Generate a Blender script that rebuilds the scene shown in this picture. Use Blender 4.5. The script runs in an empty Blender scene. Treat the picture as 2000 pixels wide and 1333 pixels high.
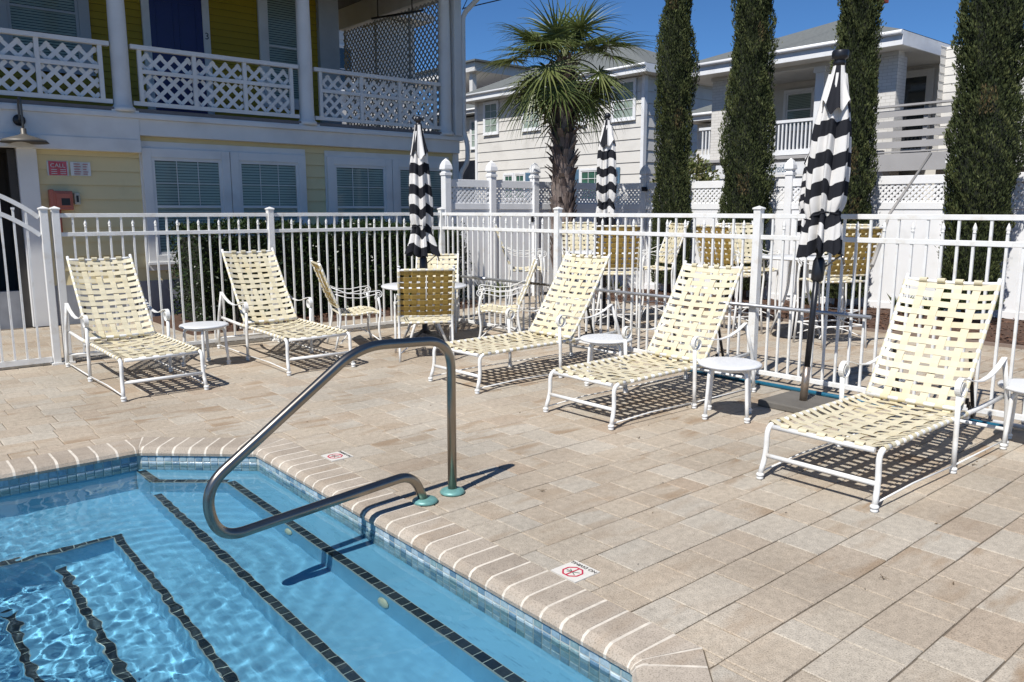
import bpy, math, random
import numpy as np
from mathutils import Vector, Matrix
R = math.radians
rnd = random.Random(7)
sc = bpy.context.scene
col = sc.collection

# ---------------- camera, world, sun, exposure ----------------
# world axes: X runs along the yellow house (right-back), Y along the pool's long side (left-back)
cam = bpy.data.cameras.new('camera'); co = bpy.data.objects.new('camera', cam); col.objects.link(co)
cam.sensor_width = 36; cam.lens = 1545 / 2000 * 36; cam.clip_end = 5000; cam.clip_start = 0.05
TH, A = R(9.4), R(49.6)
fh = Vector((math.cos(A), math.sin(A), 0)); up = Vector((0, 0, 1))
fw = fh * math.cos(TH) - up * math.sin(TH); cu = fh * math.sin(TH) + up * math.cos(TH); rt = fw.cross(cu)
co.matrix_world = Matrix((rt, cu, -fw)).transposed().to_4x4(); co.location = (0, 0, 1.6)
sc.camera = co
SUN_EL, SUN_AZ = R(52.5), R(16.5)          # light travels towards +X, a little +Y
ldir = Vector((math.cos(SUN_AZ) * math.cos(SUN_EL), math.sin(SUN_AZ) * math.cos(SUN_EL), -math.sin(SUN_EL)))
sl = bpy.data.lights.new('sun', 'SUN'); sl.energy = 4.6; sl.angle = R(0.53); sl.color = (1, .965, .915)
so = bpy.data.objects.new('sun', sl); col.objects.link(so); so.rotation_euler = ldir.to_track_quat('-Z', 'Y').to_euler()
w = bpy.data.worlds.new('World'); sc.world = w; w.use_nodes = True
nt = w.node_tree; sky = nt.nodes.new('ShaderNodeTexSky'); sky.sky_type = 'NISHITA'; sky.sun_disc = False
sky.sun_elevation = SUN_EL
sky.sun_rotation = math.atan2(-ldir.x, -ldir.y)
sky.air_density = 1.0; sky.dust_density = 0.0; sky.ozone_density = 8.0; sky.altitude = 3000
smx = nt.nodes.new('ShaderNodeMix'); smx.data_type = 'RGBA'; smx.blend_type = 'MULTIPLY'; smx.inputs[0].default_value = 1; smx.inputs[7].default_value = (.70, .94, 1.06, 1)
nt.links.new(sky.outputs[0], smx.inputs[6]); nt.links.new(smx.outputs[2], nt.nodes['Background'].inputs[0]); nt.nodes['Background'].inputs[1].default_value = 0.082
sc.view_settings.view_transform = 'Standard'; sc.view_settings.look = 'None'
sc.view_settings.exposure = 0.33; sc.view_settings.gamma = 1.0
sc.render.engine = 'CYCLES'
sc.cycles.max_bounces = 10; sc.cycles.transparent_max_bounces = 24; sc.cycles.transmission_bounces = 8
sc.cycles.use_denoising = True; sc.cycles.sample_clamp_indirect = 8
sc.cycles.caustics_refractive = True; sc.cycles.caustics_reflective = False

# ---------------- mesh helpers ----------------
class MB:
    """collects shapes and links them as one mesh"""
    def __init__(s): s.v = []; s.f = []; s.m = []; s.s = []; s.c = {}; s.cur = 0
    def add(s, vs, fs, sm=False, mi=None):
        b = len(s.v); s.v.extend(tuple(v) for v in vs)
        for f in fs:
            s.f.append(tuple(b + i for i in f)); s.m.append(s.cur if mi is None else mi); s.s.append(sm)
    def box(s, c, d, rz=0.0, M=None, mi=None):
        x, y, z = d[0] / 2, d[1] / 2, d[2] / 2
        vs = [Vector((a * x, b * y, e * z)) for a in (-1, 1) for b in (-1, 1) for e in (-1, 1)]
        if rz: vs = [Matrix.Rotation(rz, 3, 'Z') @ v for v in vs]
        if M is not None: vs = [M @ v for v in vs]
        vs = [v + Vector(c) for v in vs]
        s.add(vs, [(0, 1, 3, 2), (4, 6, 7, 5), (0, 4, 5, 1), (2, 3, 7, 6), (0, 2, 6, 4), (1, 5, 7, 3)], False, mi)
    def b2(s, x0, x1, y0, y1, z0, z1, mi=None):
        s.box(((x0 + x1) / 2, (y0 + y1) / 2, (z0 + z1) / 2), (abs(x1 - x0), abs(y1 - y0), abs(z1 - z0)), mi=mi)
    def tube(s, pts, r, n=8, caps=True, closed=False, mi=None):
        P = [Vector(p) for p in pts]; L = len(P)
        rs = r if isinstance(r, (list, tuple)) else [r] * L
        vs = []; prev = None
        for i, p in enumerate(P):
            if closed: t = P[(i + 1) % L] - P[i - 1]
            else: t = P[min(i + 1, L - 1)] - P[max(i - 1, 0)]
            if t.length < 1e-9: t = Vector((0, 0, 1))
            t.normalize()
            if prev is None:
                a = Vector((0, 0, 1)) if abs(t.z) < .9 else Vector((1, 0, 0))
                u = t.cross(a).normalized()
            else:
                u = prev - t * prev.dot(t)
                u = u.normalized() if u.length > 1e-6 else t.orthogonal().normalized()
            prev = u; v = t.cross(u)
            for k in range(n):
                an = 2 * math.pi * k / n
                vs.append(p + (u * math.cos(an) + v * math.sin(an)) * rs[i])
        fs = []
        for i in range(L if closed else L - 1):
            j = (i + 1) % L
            for k in range(n):
                q = (k + 1) % n; fs.append((i * n + k, i * n + q, j * n + q, j * n + k))
        s.add(vs, fs, True, mi)
        if caps and not closed:
            b = len(s.v) - len(vs)
            s.f.append(tuple(b + k for k in reversed(range(n)))); s.m.append(s.cur if mi is None else mi); s.s.append(False)
            s.f.append(tuple(b + (L - 1) * n + k for k in range(n))); s.m.append(s.cur if mi is None else mi); s.s.append(False)
    def ribbon(s, pts, wv, wd, th, mi=None, sm=True, back=None):
        """flat bar of width wd along wv (vector or list) and thickness th"""
        P = [Vector(p) for p in pts]; L = len(P); vs = []
        for i, p in enumerate(P):
            t = (P[min(i + 1, L - 1)] - P[max(i - 1, 0)]).normalized()
            wv_ = Vector(wv[i] if isinstance(wv, list) else wv).normalized()
            n = t.cross(wv_).normalized()
            a, b = wv_ * wd / 2, n * th / 2
            vs += [p - a - b, p + a - b, p + a + b, p - a + b]
        fs = [(0, 3, 2, 1), ((L - 1) * 4, (L - 1) * 4 + 1, (L - 1) * 4 + 2, (L - 1) * 4 + 3)]
        for i in range(L - 1):
            for k in range(4):
                q = (k + 1) % 4; fs.append((i * 4 + k, i * 4 + q, (i + 1) * 4 + q, (i + 1) * 4 + k))
        b0 = len(s.m); s.add(vs, fs, False, mi)
        if back is not None:
            for i in range(L - 1): s.m[b0 + 2 + i * 4 + back] = 1
    def lathe(s, prof, c=(0, 0, 0), n=24, mi=None, sm=True, M=None):
        vs = []; L = len(prof)
        for r, z in prof:
            for k in range(n):
                a = 2 * math.pi * k / n; p = Vector((r * math.cos(a), r * math.sin(a), z))
                if M is not None: p = M @ p
                vs.append(p + Vector(c))
        fs = []
        for i in range(L - 1):
            for k in range(n):
                q = (k + 1) % n; fs.append((i * n + k, i * n + q, (i + 1) * n + q, (i + 1) * n + k))
        s.add(vs, fs, sm, mi)
        b = len(s.v) - len(vs)
        for rw, rev in ((0, True), (L - 1, False)):
            if prof[rw][0] > 1e-4:
                idx = [b + rw * n + k for k in range(n)]
                if rev: idx.reverse()
                s.f.append(tuple(idx)); s.m.append(s.cur if mi is None else mi); s.s.append(False)
    def prism(s, poly, z0, z1, mi=None):
        n = len(poly); vs = [(x, y, z0) for x, y in poly] + [(x, y, z1) for x, y in poly]
        s.add(vs, [tuple(reversed(range(n))), tuple(range(n, 2 * n))] + [(i, (i + 1) % n, n + (i + 1) % n, n + i) for i in range(n)], False, mi)
    def quad(s, a, b, c, d, mi=None): s.add([a, b, c, d], [(0, 1, 2, 3)], False, mi)
    def build(s, name, mats, parent=None, loc=None, bevel=0, cols=None, tag=None):
        me = bpy.data.meshes.new(name); me.from_pydata(s.v, [], s.f)
        mats = mats if isinstance(mats, (list, tuple)) else [mats]
        for m in mats: me.materials.append(m)
        me.polygons.foreach_set('material_index', s.m); me.polygons.foreach_set('use_smooth', s.s)
        if cols is not None:      # one value per face
            at = me.color_attributes.new('tone', 'FLOAT_COLOR', 'CORNER')
            buf = np.repeat(np.array(cols, dtype=np.float32), [len(f) for f in s.f], axis=0)
            at.data.foreach_set('color', buf.ravel())
        me.update()
        o = bpy.data.objects.new(name, me); col.objects.link(o)
        if parent is not None: o.parent = parent
        if loc is not None: o.location = loc
        if bevel:
            b = o.modifiers.new('edge', 'BEVEL'); b.width = bevel; b.segments = 2; b.limit_method = 'ANGLE'; b.angle_limit = R(50)
        return o

def tag(o, label=None, cat=None, group=None, kind=None):
    if label: o['label'] = label
    if cat: o['category'] = cat
    if group: o['group'] = group
    if kind: o['kind'] = kind
    return o
def empty(name, loc=(0, 0, 0), rz=0.0, label=None, cat=None, group=None):
    o = bpy.data.objects.new(name, None); col.objects.link(o); o.location = loc; o.rotation_euler = (0, 0, rz)
    o.empty_display_size = .1
    return tag(o, label, cat, group)
KIDS = {}
def dup(root, loc, rz, label=None, group=None):
    def cp(o, par):
        c = o.copy(); col.objects.link(c)
        if par is not None: c.parent = par
        for ch in [x for x in list(bpy.data.objects) if x.parent == o]: cp(ch, c)
        return c
    r = cp(root, None); r.location = loc; r.rotation_euler = (0, 0, rz)
    return tag(r, label, None, group)
def arc(c, r, a0, a1, n, ax=(1, 0, 0), ay=(0, 0, 1)):
    c, ax, ay = Vector(c), Vector(ax), Vector(ay)
    return [c + ax * r * math.cos(a0 + (a1 - a0) * i / n) + ay * r * math.sin(a0 + (a1 - a0) * i / n) for i in range(n + 1)]
def rounded(pts, r, n=5):
    """polyline with its inner corners rounded"""
    P = [Vector(p) for p in pts]; out = [P[0]]
    for i in range(1, len(P) - 1):
        a, b, c = P[i - 1], P[i], P[i + 1]
        rr = r[i - 1] if isinstance(r, (list, tuple)) else r
        d1, d2 = (a - b), (c - b); k = min(rr, d1.length * .49, d2.length * .49)
        p0, p2 = b + d1.normalized() * k, b + d2.normalized() * k
        for j in range(n + 1):
            t = j / n; out.append(p0 * (1 - t) ** 2 + b * 2 * t * (1 - t) + p2 * t * t)
    return out + [P[-1]]

# ---------------- material helpers ----------------
def mat(name, colr, rough=.5, metal=0.0, spec=.5, var=0.0, vscale=6.0, bump=0.0, bscale=60.0, trans=None, coat=0.0, dirt=None):
    m = bpy.data.materials.new(name); m.use_nodes = True; n = m.node_tree; b = n.nodes['Principled BSDF']
    b.inputs['Base Color'].default_value = (*colr, 1); b.inputs['Roughness'].default_value = rough; b.inputs['Metallic'].default_value = metal
    b.inputs['Specular IOR Level'].default_value = spec; b.inputs['Coat Weight'].default_value = coat
    if var or bump or dirt:
        tc = n.nodes.new('ShaderNodeTexCoord')
        mp = tc.outputs['Object']
    if var:
        no = n.nodes.new('ShaderNodeTexNoise'); no.inputs['Scale'].default_value = vscale; no.inputs['Detail'].default_value = 6
        n.links.new(mp, no.inputs['Vector'])
        mr = n.nodes.new('ShaderNodeMapRange'); mr.inputs[1].default_value = .25; mr.inputs[2].default_value = .75
        mr.inputs[3].default_value = 1 - var; mr.inputs[4].default_value = 1 + var * .6
        n.links.new(no.outputs[0], mr.inputs[0])
        mx = n.nodes.new('ShaderNodeMix'); mx.data_type = 'RGBA'; mx.blend_type = 'MULTIPLY'; mx.inputs[0].default_value = 1
        mx.inputs[6].default_value = (*colr, 1); n.links.new(mr.outputs[0], mx.inputs[7])
        last = mx.outputs[2]
        if dirt:
            n2 = n.nodes.new('ShaderNodeTexNoise'); n2.inputs['Scale'].default_value = dirt[1]; n2.inputs['Detail'].default_value = 8
            n.links.new(mp, n2.inputs['Vector'])
            m2 = n.nodes.new('ShaderNodeMapRange'); m2.inputs[1].default_value = .52; m2.inputs[2].default_value = .72; m2.inputs[4].default_value = dirt[2]
            n.links.new(n2.outputs[0], m2.inputs[0])
            m3 = n.nodes.new('ShaderNodeMix'); m3.data_type = 'RGBA'; m3.inputs[7].default_value = (*dirt[0], 1)
            n.links.new(m2.outputs[0], m3.inputs[0]); n.links.new(last, m3.inputs[6]); last = m3.outputs[2]
        n.links.new(last, b.inputs['Base Color'])
    if bump:
        nb = n.nodes.new('ShaderNodeTexNoise'); nb.inputs['Scale'].default_value = bscale; nb.inputs['Detail'].default_value = 4
        n.links.new(mp, nb.inputs['Vector'])
        bp = n.nodes.new('ShaderNodeBump'); bp.inputs['Strength'].default_value = bump; bp.inputs['Distance'].default_value = .01
        n.links.new(nb.outputs[0], bp.inputs['Height']); n.links.new(bp.outputs[0], b.inputs['Normal'])
    if trans:
        out = n.nodes['Material Output']; tr = n.nodes.new('ShaderNodeBsdfTranslucent'); tr.inputs[0].default_value = (*trans[0], 1)
        ms = n.nodes.new('ShaderNodeMixShader'); ms.inputs[0].default_value = trans[1]
        n.links.new(b.outputs[0], ms.inputs[1]); n.links.new(tr.outputs[0], ms.inputs[2]); n.links.new(ms.outputs[0], out.inputs[0])
    return m
def tone_mat(name, ramp, rough=.8, noise=.15, nscale=20, bump=.3, bscale=120, attr='tone', extra=None, spec=.3, trans=None):
    """base colour picked per face from the 'tone' attribute through a ramp"""
    m = bpy.data.materials.new(name); m.use_nodes = True; n = m.node_tree; b = n.nodes['Principled BSDF']
    b.inputs['Roughness'].default_value = rough; b.inputs['Specular IOR Level'].default_value = spec
    at = n.nodes.new('ShaderNodeVertexColor'); at.layer_name = attr
    sp = n.nodes.new('ShaderNodeSeparateColor'); n.links.new(at.outputs[0], sp.inputs[0])
    cr = n.nodes.new('ShaderNodeValToRGB'); el = cr.color_ramp.elements
    while len(el) > 1: el.remove(el[-1])
    el[0].position = ramp[0][0]; el[0].color = (*ramp[0][1], 1)
    for p, c in ramp[1:]:
        e = el.new(p); e.color = (*c, 1)
    n.links.new(sp.outputs[0], cr.inputs[0])
    tc = n.nodes.new('ShaderNodeTexCoord'); no = n.nodes.new('ShaderNodeTexNoise'); no.inputs['Scale'].default_value = nscale; no.inputs['Detail'].default_value = 7
    no.inputs['Roughness'].default_value = .65
    n.links.new(tc.outputs['Object'], no.inputs['Vector'])
    mr = n.nodes.new('ShaderNodeMapRange'); mr.inputs[1].default_value = .25; mr.inputs[2].default_value = .75; mr.inputs[3].default_value = 1 - noise; mr.inputs[4].default_value = 1 + noise
    n.links.new(no.outputs[0], mr.inputs[0])
    mx = n.nodes.new('ShaderNodeMix'); mx.data_type = 'RGBA'; mx.blend_type = 'MULTIPLY'; mx.inputs[0].default_value = 1
    n.links.new(cr.outputs[0], mx.inputs[6]); n.links.new(mr.outputs[0], mx.inputs[7]); last = mx.outputs[2]
    if extra: last = extra(n, tc, sp, last)
    n.links.new(last, b.inputs['Base Color'])
    if bump:
        nb = n.nodes.new('ShaderNodeTexNoise'); nb.inputs['Scale'].default_value = bscale; nb.inputs['Detail'].default_value = 5
        n.links.new(tc.outputs['Object'], nb.inputs['Vector'])
        bp = n.nodes.new('ShaderNodeBump'); bp.inputs['Strength'].default_value = bump; bp.inputs['Distance'].default_value = .004
        n.links.new(nb.outputs[0], bp.inputs['Height']); n.links.new(bp.outputs[0], b.inputs['Normal'])
    if trans:
        out = n.nodes['Material Output']; tr = n.nodes.new('ShaderNodeBsdfTranslucent'); n.links.new(last, tr.inputs[0])
        ms = n.nodes.new('ShaderNodeMixShader'); ms.inputs[0].default_value = trans
        n.links.new(b.outputs[0], ms.inputs[1]); n.links.new(tr.outputs[0], ms.inputs[2]); n.links.new(ms.outputs[0], out.inputs[0])
    return m

M = {}
M['white_metal'] = mat('white_metal', (.76, .76, .74), .42, var=.05, vscale=8, dirt=((.5, .42, .3), 14, .35))
M['white_vinyl'] = mat('white_vinyl', (.80, .80, .80), .35, var=.04, vscale=2, dirt=((.55, .54, .5), 3, .3))
M['white_paint'] = mat('white_paint', (.74, .75, .76), .55, var=.06, vscale=3, bump=.1, bscale=30, dirt=((.42, .38, .33), 2.5, .3))
M['strap'] = mat('strap', (.80, .735, .53), .5, var=.08, vscale=5, trans=((.55, .36, .07), .22), dirt=((.76, .64, .36), 4, .5))
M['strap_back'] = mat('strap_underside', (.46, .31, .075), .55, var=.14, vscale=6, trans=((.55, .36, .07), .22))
M['black'] = mat('black', (.012, .012, .014), .4)
M['steel'] = mat('steel', (.30, .27, .23), .28, metal=1, var=.1, vscale=12)
M['sand'] = mat('sand', (.13, .105, .078), .95, var=.3, vscale=30)

# ---------------- ground, pavers, pool ----------------
def paver_extra(n, tc, sp, last):
    no = n.nodes.new('ShaderNodeTexNoise'); no.noise_dimensions = '4D'; no.inputs['Scale'].default_value = 3.2; no.inputs['Detail'].default_value = 6
    mpn = n.nodes.new('ShaderNodeMapping'); mpn.inputs['Scale'].default_value = (.7, 2.6, 1)
    n.links.new(tc.outputs['Object'], mpn.inputs['Vector']); n.links.new(mpn.outputs[0], no.inputs['Vector'])
    mm = n.nodes.new('ShaderNodeMath'); mm.operation = 'MULTIPLY'; mm.inputs[1].default_value = 37; n.links.new(sp.outputs[2], mm.inputs[0]); n.links.new(mm.outputs[0], no.inputs['W'])
    mr = n.nodes.new('ShaderNodeMapRange'); mr.inputs[1].default_value = .50; mr.inputs[2].default_value = .63; n.links.new(no.outputs[0], mr.inputs[0])
    m2 = n.nodes.new('ShaderNodeMath'); m2.operation = 'MULTIPLY'; n.links.new(mr.outputs[0], m2.inputs[0]); n.links.new(sp.outputs[1], m2.inputs[1])
    mx = n.nodes.new('ShaderNodeMix'); mx.data_type = 'RGBA'; mx.inputs[7].default_value = (.34, .255, .175, 1)
    n.links.new(m2.outputs[0], mx.inputs[0]); n.links.new(last, mx.inputs[6])
    # small dark specks and pits of the concrete face
    n3 = n.nodes.new('ShaderNodeTexNoise'); n3.inputs['Scale'].default_value = 170; n3.inputs['Detail'].default_value = 2; n.links.new(tc.outputs['Object'], n3.inputs['Vector'])
    m3 = n.nodes.new('ShaderNodeMapRange'); m3.inputs[1].default_value = .3; m3.inputs[2].default_value = .5; m3.inputs[3].default_value = .60; m3.inputs[4].default_value = 1
    n.links.new(n3.outputs[0], m3.inputs[0])
    # broad stains that run over many pavers
    n4 = n.nodes.new('ShaderNodeTexNoise'); n4.inputs['Scale'].default_value = .9; n4.inputs['Detail'].default_value = 7; n.links.new(tc.outputs['Object'], n4.inputs['Vector'])
    m4 = n.nodes.new('ShaderNodeMapRange'); m4.inputs[1].default_value = .3; m4.inputs[2].default_value = .7; m4.inputs[3].default_value = .82; m4.inputs[4].default_value = 1.1
    n.links.new(n4.outputs[0], m4.inputs[0])
    m5 = n.nodes.new('ShaderNodeMath'); m5.operation = 'MULTIPLY'; n.links.new(m3.outputs[0], m5.inputs[0]); n.links.new(m4.outputs[0], m5.inputs[1])
    my = n.nodes.new('ShaderNodeMix'); my.data_type = 'RGBA'; my.blend_type = 'MULTIPLY'; my.inputs[0].default_value = 1
    n.links.new(mx.outputs[2], my.inputs[6]); n.links.new(m5.outputs[0], my.inputs[7]); return my.outputs[2]
PAVRAMP = [(0, (.415, .348, .270)), (.35, (.450, .383, .298)), (.6, (.440, .396, .328)), (.85, (.475, .418, .338)), (1, (.395, .315, .235))]
M['paver'] = tone_mat('paver', PAVRAMP, rough=.9, noise=.22, nscale=26, bump=.9, bscale=140, extra=paver_extra, spec=.2)
M['coping'] = tone_mat('coping', [(0, (.36, .305, .245)), (1, (.44, .38, .31))], rough=.9, noise=.16, nscale=9, bump=.5, bscale=120, extra=paver_extra, spec=.2)
M['grout'] = mat('grout', (.64, .58, .49), .85, var=.22, vscale=22)

# pool outline (outer edge of the coping), counter-clockwise
OUT = [(2.285, 1.60), (2.285, 5.17), (1.53, 5.86), (-5.6, 5.86), (-6.3, 5.2), (-6.3, 1.6), (-5.6, .92), (1.60, .92)]
def inset(poly, d):
    n = len(poly); out = []
    for i in range(n):
        p0, p1, p2 = Vector(poly[i - 1]), Vector(poly[i]), Vector(poly[(i + 1) % n])
        e1 = (p1 - p0).normalized(); e2 = (p2 - p1).normalized()
        n1 = Vector((-e1.y, e1.x)); n2 = Vector((-e2.y, e2.x))
        b = (n1 + n2); b = b / b.dot(n1) if b.length else n1
        out.append(tuple(p1 + b * d))
    return out
INN = inset(OUT, .30); WALL = inset(OUT, .245)
def clip_half(poly, a, b, keep_left=True):
    """part of a convex polygon on one side of the line a-b"""
    out = []; ax, ay = a; dx, dy = b[0] - ax, b[1] - ay
    sd = lambda p: (dx * (p[1] - ay) - dy * (p[0] - ax)) * (1 if keep_left else -1)
    for i in range(len(poly)):
        p, q = poly[i], poly[(i + 1) % len(poly)]; sp_, sq = sd(p), sd(q)
        if sp_ >= 0: out.append(p)
        if (sp_ > 0 and sq < 0) or (sp_ < 0 and sq > 0):
            t = sp_ / (sp_ - sq); out.append((p[0] + (q[0] - p[0]) * t, p[1] + (q[1] - p[1]) * t))
    return out
def area(p): return .5 * abs(sum(p[i][0] * p[(i + 1) % len(p)][1] - p[(i + 1) % len(p)][0] * p[i][1] for i in range(len(p))))
def subtract(poly, conv):
    res = []; rest = poly
    for i in range(len(conv)):
        a, b = conv[i], conv[(i + 1) % len(conv)]
        o = clip_half(rest, a, b, False)
        if len(o) > 2 and area(o) > 2e-4: res.append(o)
        rest = clip_half(rest, a, b, True)
        if len(rest) < 3: break
    return res
def bevel_stone(mb, cols, poly, z, tone, gap=.0018, bev=.0045, drop=.012, tilt=(0, 0)):
    P = [Vector((x, y)) for x, y in poly]
    if sum(P[i].x * P[(i + 1) % len(P)].y - P[(i + 1) % len(P)].x * P[i].y for i in range(len(P))) < 0: P.reverse()
    P = [P[i] for i in range(len(P)) if (P[i] - P[i - 1]).length > .004]
    if len(P) < 3: return
    Q = [tuple(p) for p in P]
    try: o = inset(Q, gap); t = inset(Q, gap + bev)
    except Exception: return
    n = len(Q); cx, cy = sum(p[0] for p in Q) / n, sum(p[1] for p in Q) / n
    zz = lambda p: z + (p[0] - cx) * tilt[0] + (p[1] - cy) * tilt[1]
    vs = [(x, y, zz((x, y)) - bev * .8) for x, y in o] + [(x, y, zz((x, y))) for x, y in t] + [(x, y, z - drop) for x, y in o]
    fs = [tuple(range(n, 2 * n))] + [(i, (i + 1) % n, n + (i + 1) % n, n + i) for i in range(n)] + [(2 * n + i, 2 * n + (i + 1) % n, (i + 1) % n, i) for i in range(n)]
    mb.add(vs, fs); cols.extend([tone] * len(fs))
# ground sheet with the pool's hole
g = MB(); ring = inset(OUT, .02); n = len(ring)
big = [(1500, -900), (1500, 1500), (100, 1500), (-900, 1500), (-1500, 900), (-1500, -900), (-500, -1500), (800, -1500)]
g.add([(x, y, -.008) for x, y in ring] + [(x, y, -.008) for x, y in big], [(i, n + i, n + (i + 1) % n, (i + 1) % n) for i in range(n)])
tag(g.build('ground', M['sand']), kind='structure')
pv = MB(); pc = []; OUTJ = inset(OUT, -.0055)
CH = .228; y = -1.2; row = 0
YEND = 12.46
while y < YEND:
    CH = rnd.choice([.215, .228, .228, .24]); y1 = y + CH; x = -2.5 + rnd.random() * .3 if y > -.1 else -2.5
    xe = 10.42 if y < 11.0 else 10.42
    while x < xe:
        L = rnd.choice([.155, .228, .228, .30, .30, .34])
        x1 = min(x + L, xe)
        if x1 - x > .03:
            ja, jb, jc, jd = [rnd.uniform(-.0004, .0024) for _ in range(4)]; je = max(0, rnd.uniform(-.004, .0030))
            wv = lambda r_, xx: .0045 * math.sin(xx * 1.3 + r_ * 2.1) + .0022 * math.sin(xx * 4.7 + r_ * 1.7)
            q = [(x, y + ja + wv(row, x)), (x1 - je, y + jb + wv(row, x1)), (x1 - je, min(y1, YEND) - jc + wv(row + 1, x1)), (x, min(y1, YEND) - jd + wv(row + 1, x))]
            vis = (y > .9 or x > 1.5)
            if vis:
                t = (rnd.random() ** 1.1, min(1, rnd.random() ** 1.8 * 1.15), rnd.random(), 1)
                zj = rnd.uniform(-.0012, .0012)
                for pl in (subtract(q, OUTJ) if (y < 5.95 and x < 2.32) else [q]):
                    bevel_stone(pv, pc, pl, zj, t, tilt=(rnd.uniform(-.003, .003), rnd.uniform(-.004, .004)))
        x = x1
    y = y1; row += 1
tag(pv.build('paving', M['paver'], cols=pc), kind='structure')

# coping stones with a bullnose, pale mortar between them
cp = MB(); cc = []; gr = MB()
PROF = [(0, 0.004), (.02, .0045), (.19, .004), (.225, .001), (.252, -.012), (.265, -.032), (.262, -.05), (.20, -.055), (.0, -.055)]
def cope_edge(o0, o1, i0, i1, ns, g0=0, g1=0):
    """stones between outer points o0-o1 and inner points i0-i1"""
    o0, o1, i0, i1 = map(Vector, (o0, o1, i0, i1))
    for k in range(ns):
        sides = []
        for f in ((k + g0 * 0) / ns, (k + 1) / ns):
            sides.append((o0.lerp(o1, f), i0.lerp(i1, f)))
        (a, ai), (b, bi) = sides
        da = (b - a).normalized(); m = .0062 + rnd.random() * .002
        mi_ = min(m, (bi - ai).length * .4)
        a2, ai2, b2_, bi2 = a + da * m, ai + (bi - ai).normalized() * mi_, b - da * m, bi - (bi - ai).normalized() * mi_
        vs = []
        for P0, P1 in ((a2, ai2), (b2_, bi2)):
            d = (P1 - P0)
            for u, z in PROF: q = P0 + d * (u / .30 * 1.0); vs.append((q.x, q.y, z + (0)))
        L = len(PROF)
        fs = [(i, L + i, L + i + 1, i + 1) for i in range(L - 1)] + [tuple(range(L)), tuple(reversed(range(L, 2 * L)))]
        vv = len(cp.v); cp.add(vs, fs); cc.extend([(rnd.random(), rnd.random() ** 3 * .6, rnd.random(), 1)] * len(fs))
        # mortar strip
        vs = []
        for P0, P1 in ((b2_, bi2), (b + da * m, bi + (bi - ai).normalized() * max(mi_, .0045))):
            d = (P1 - P0)
            for u, z in PROF[:-2]: q = P0 + d * (u / .30); vs.append((q.x, q.y, z - .0006 + (.0012 if u > .2 else 0)))
        L = len(PROF) - 2
        gr.add(vs, [(i, L + i, L + i + 1, i + 1) for i in range(L - 1)])
for i in range(len(OUT)):
    j = (i + 1) % len(OUT); h_ = (i + 2) % len(OUT)
    o0, o1, o2 = Vector(OUT[i]), Vector(OUT[j]), Vector(OUT[h_]); i0, i1 = Vector(INN[i]), Vector(INN[j])
    d = (o1 - o0).normalized(); f0 = o0 + d * (i0 - o0).dot(d); f1 = o0 + d * (i1 - o0).dot(d)
    cope_edge(f0, f1, i0, i1, max(2, round((f1 - f0).length / .119)))
    d2 = (o2 - o1).normalized(); f2 = o1 + d2 * (i1 - o1).dot(d2); e = .018
    cope_edge(f1, o1, i1 - d * e * 0, i1 + (d2 - d).normalized() * .002, 1); cope_edge(o1, f2, i1, i1 + d2 * .004, 1)
cpo = cp.build('pool_coping', M['coping'], cols=cc); tag(cpo, kind='structure')
gro = gr.build('mortar_joints', M['grout'], cpo)

# pool shell: stepped ledges, walls, tiles
M['plaster'] = mat('plaster', (.195, .45, .635), .6, var=.12, vscale=1.8, bump=.1, bscale=20)
WT = -.11
ZL = [-.25, -.45, -.65, -.85, -1.05, -1.30]
XL = [1.79, 1.405, 1.075, .765, .475]
YB = 4.90                                    # edge of the side bench
sh = MB()
wx, wy = WALL[1][0], WALL[3][1]
def region(poly, z): sh.add([(x, y, z) for x, y in poly], [tuple(range(len(poly)))])
def riser(pts, z0, z1):
    for (a, b) in zip(pts, pts[1:]): sh.add([(a[0], a[1], z1), (b[0], b[1], z1), (b[0], b[1], z0), (a[0], a[1], z0)], [(0, 1, 2, 3)])
W = WALL; ylo = W[0][1]
L0 = [(XL[0], W[7][1] - .01), (XL[0], 4.98), (XL[1] + .015, 5.30), (XL[1], W[2][1])]
cl = lambda pl: pl
def clipW(pl):
    for i in range(len(W)): pl = clip_half(pl, W[i], W[(i + 1) % len(W)], True)
    return pl
FAR = -8
for pl, z in [([(XL[0], -1), (3, -1), (3, 4.98), (XL[0], 4.98)], ZL[0]),
              ([(XL[0], 4.98), (3, 4.98), (3, 8), (XL[1], 8), (XL[1] + .015, 5.30)], ZL[0]),
              ([(XL[1], -1), (XL[0], -1), (XL[0], 4.98), (XL[1] + .015, 5.30), (XL[1], 5.31)], ZL[1]),
              ([(XL[2], -1), (XL[1], -1), (XL[1], YB), (XL[2], YB)], ZL[2]),
              ([(FAR, YB), (XL[1], YB), (XL[1], 8), (FAR, 8)], ZL[2]),
              ([(XL[3], -1), (XL[2], -1), (XL[2], YB), (XL[3], YB)], ZL[3]),
              ([(XL[4], -1), (XL[3], -1), (XL[3], YB), (XL[4], YB)], ZL[4]),
              ([(FAR, -1), (XL[4], -1), (XL[4], YB), (FAR, YB)], ZL[5])]:
    p = clipW(pl)
    if len(p) > 2: region(p, z)
riser([(XL[0], -1), (XL[0], 4.98), (XL[1] + .015, 5.30)], ZL[1], ZL[0])
riser([(XL[1] + .015, 5.30), (XL[1], 5.31), (XL[1], 5.60)], ZL[2], ZL[0])
riser([(XL[1], -1), (XL[1], 5.30)], ZL[2], ZL[1])
riser([(XL[2], -1), (XL[2], YB), (FAR, YB)], ZL[3], ZL[2])
riser([(XL[3], -1), (XL[3], YB)], ZL[4], ZL[3]); riser([(XL[4], -1), (XL[4], YB)], ZL[5], ZL[4]); riser([(XL[2], YB), (FAR, YB)], ZL[5], ZL[3])
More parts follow.
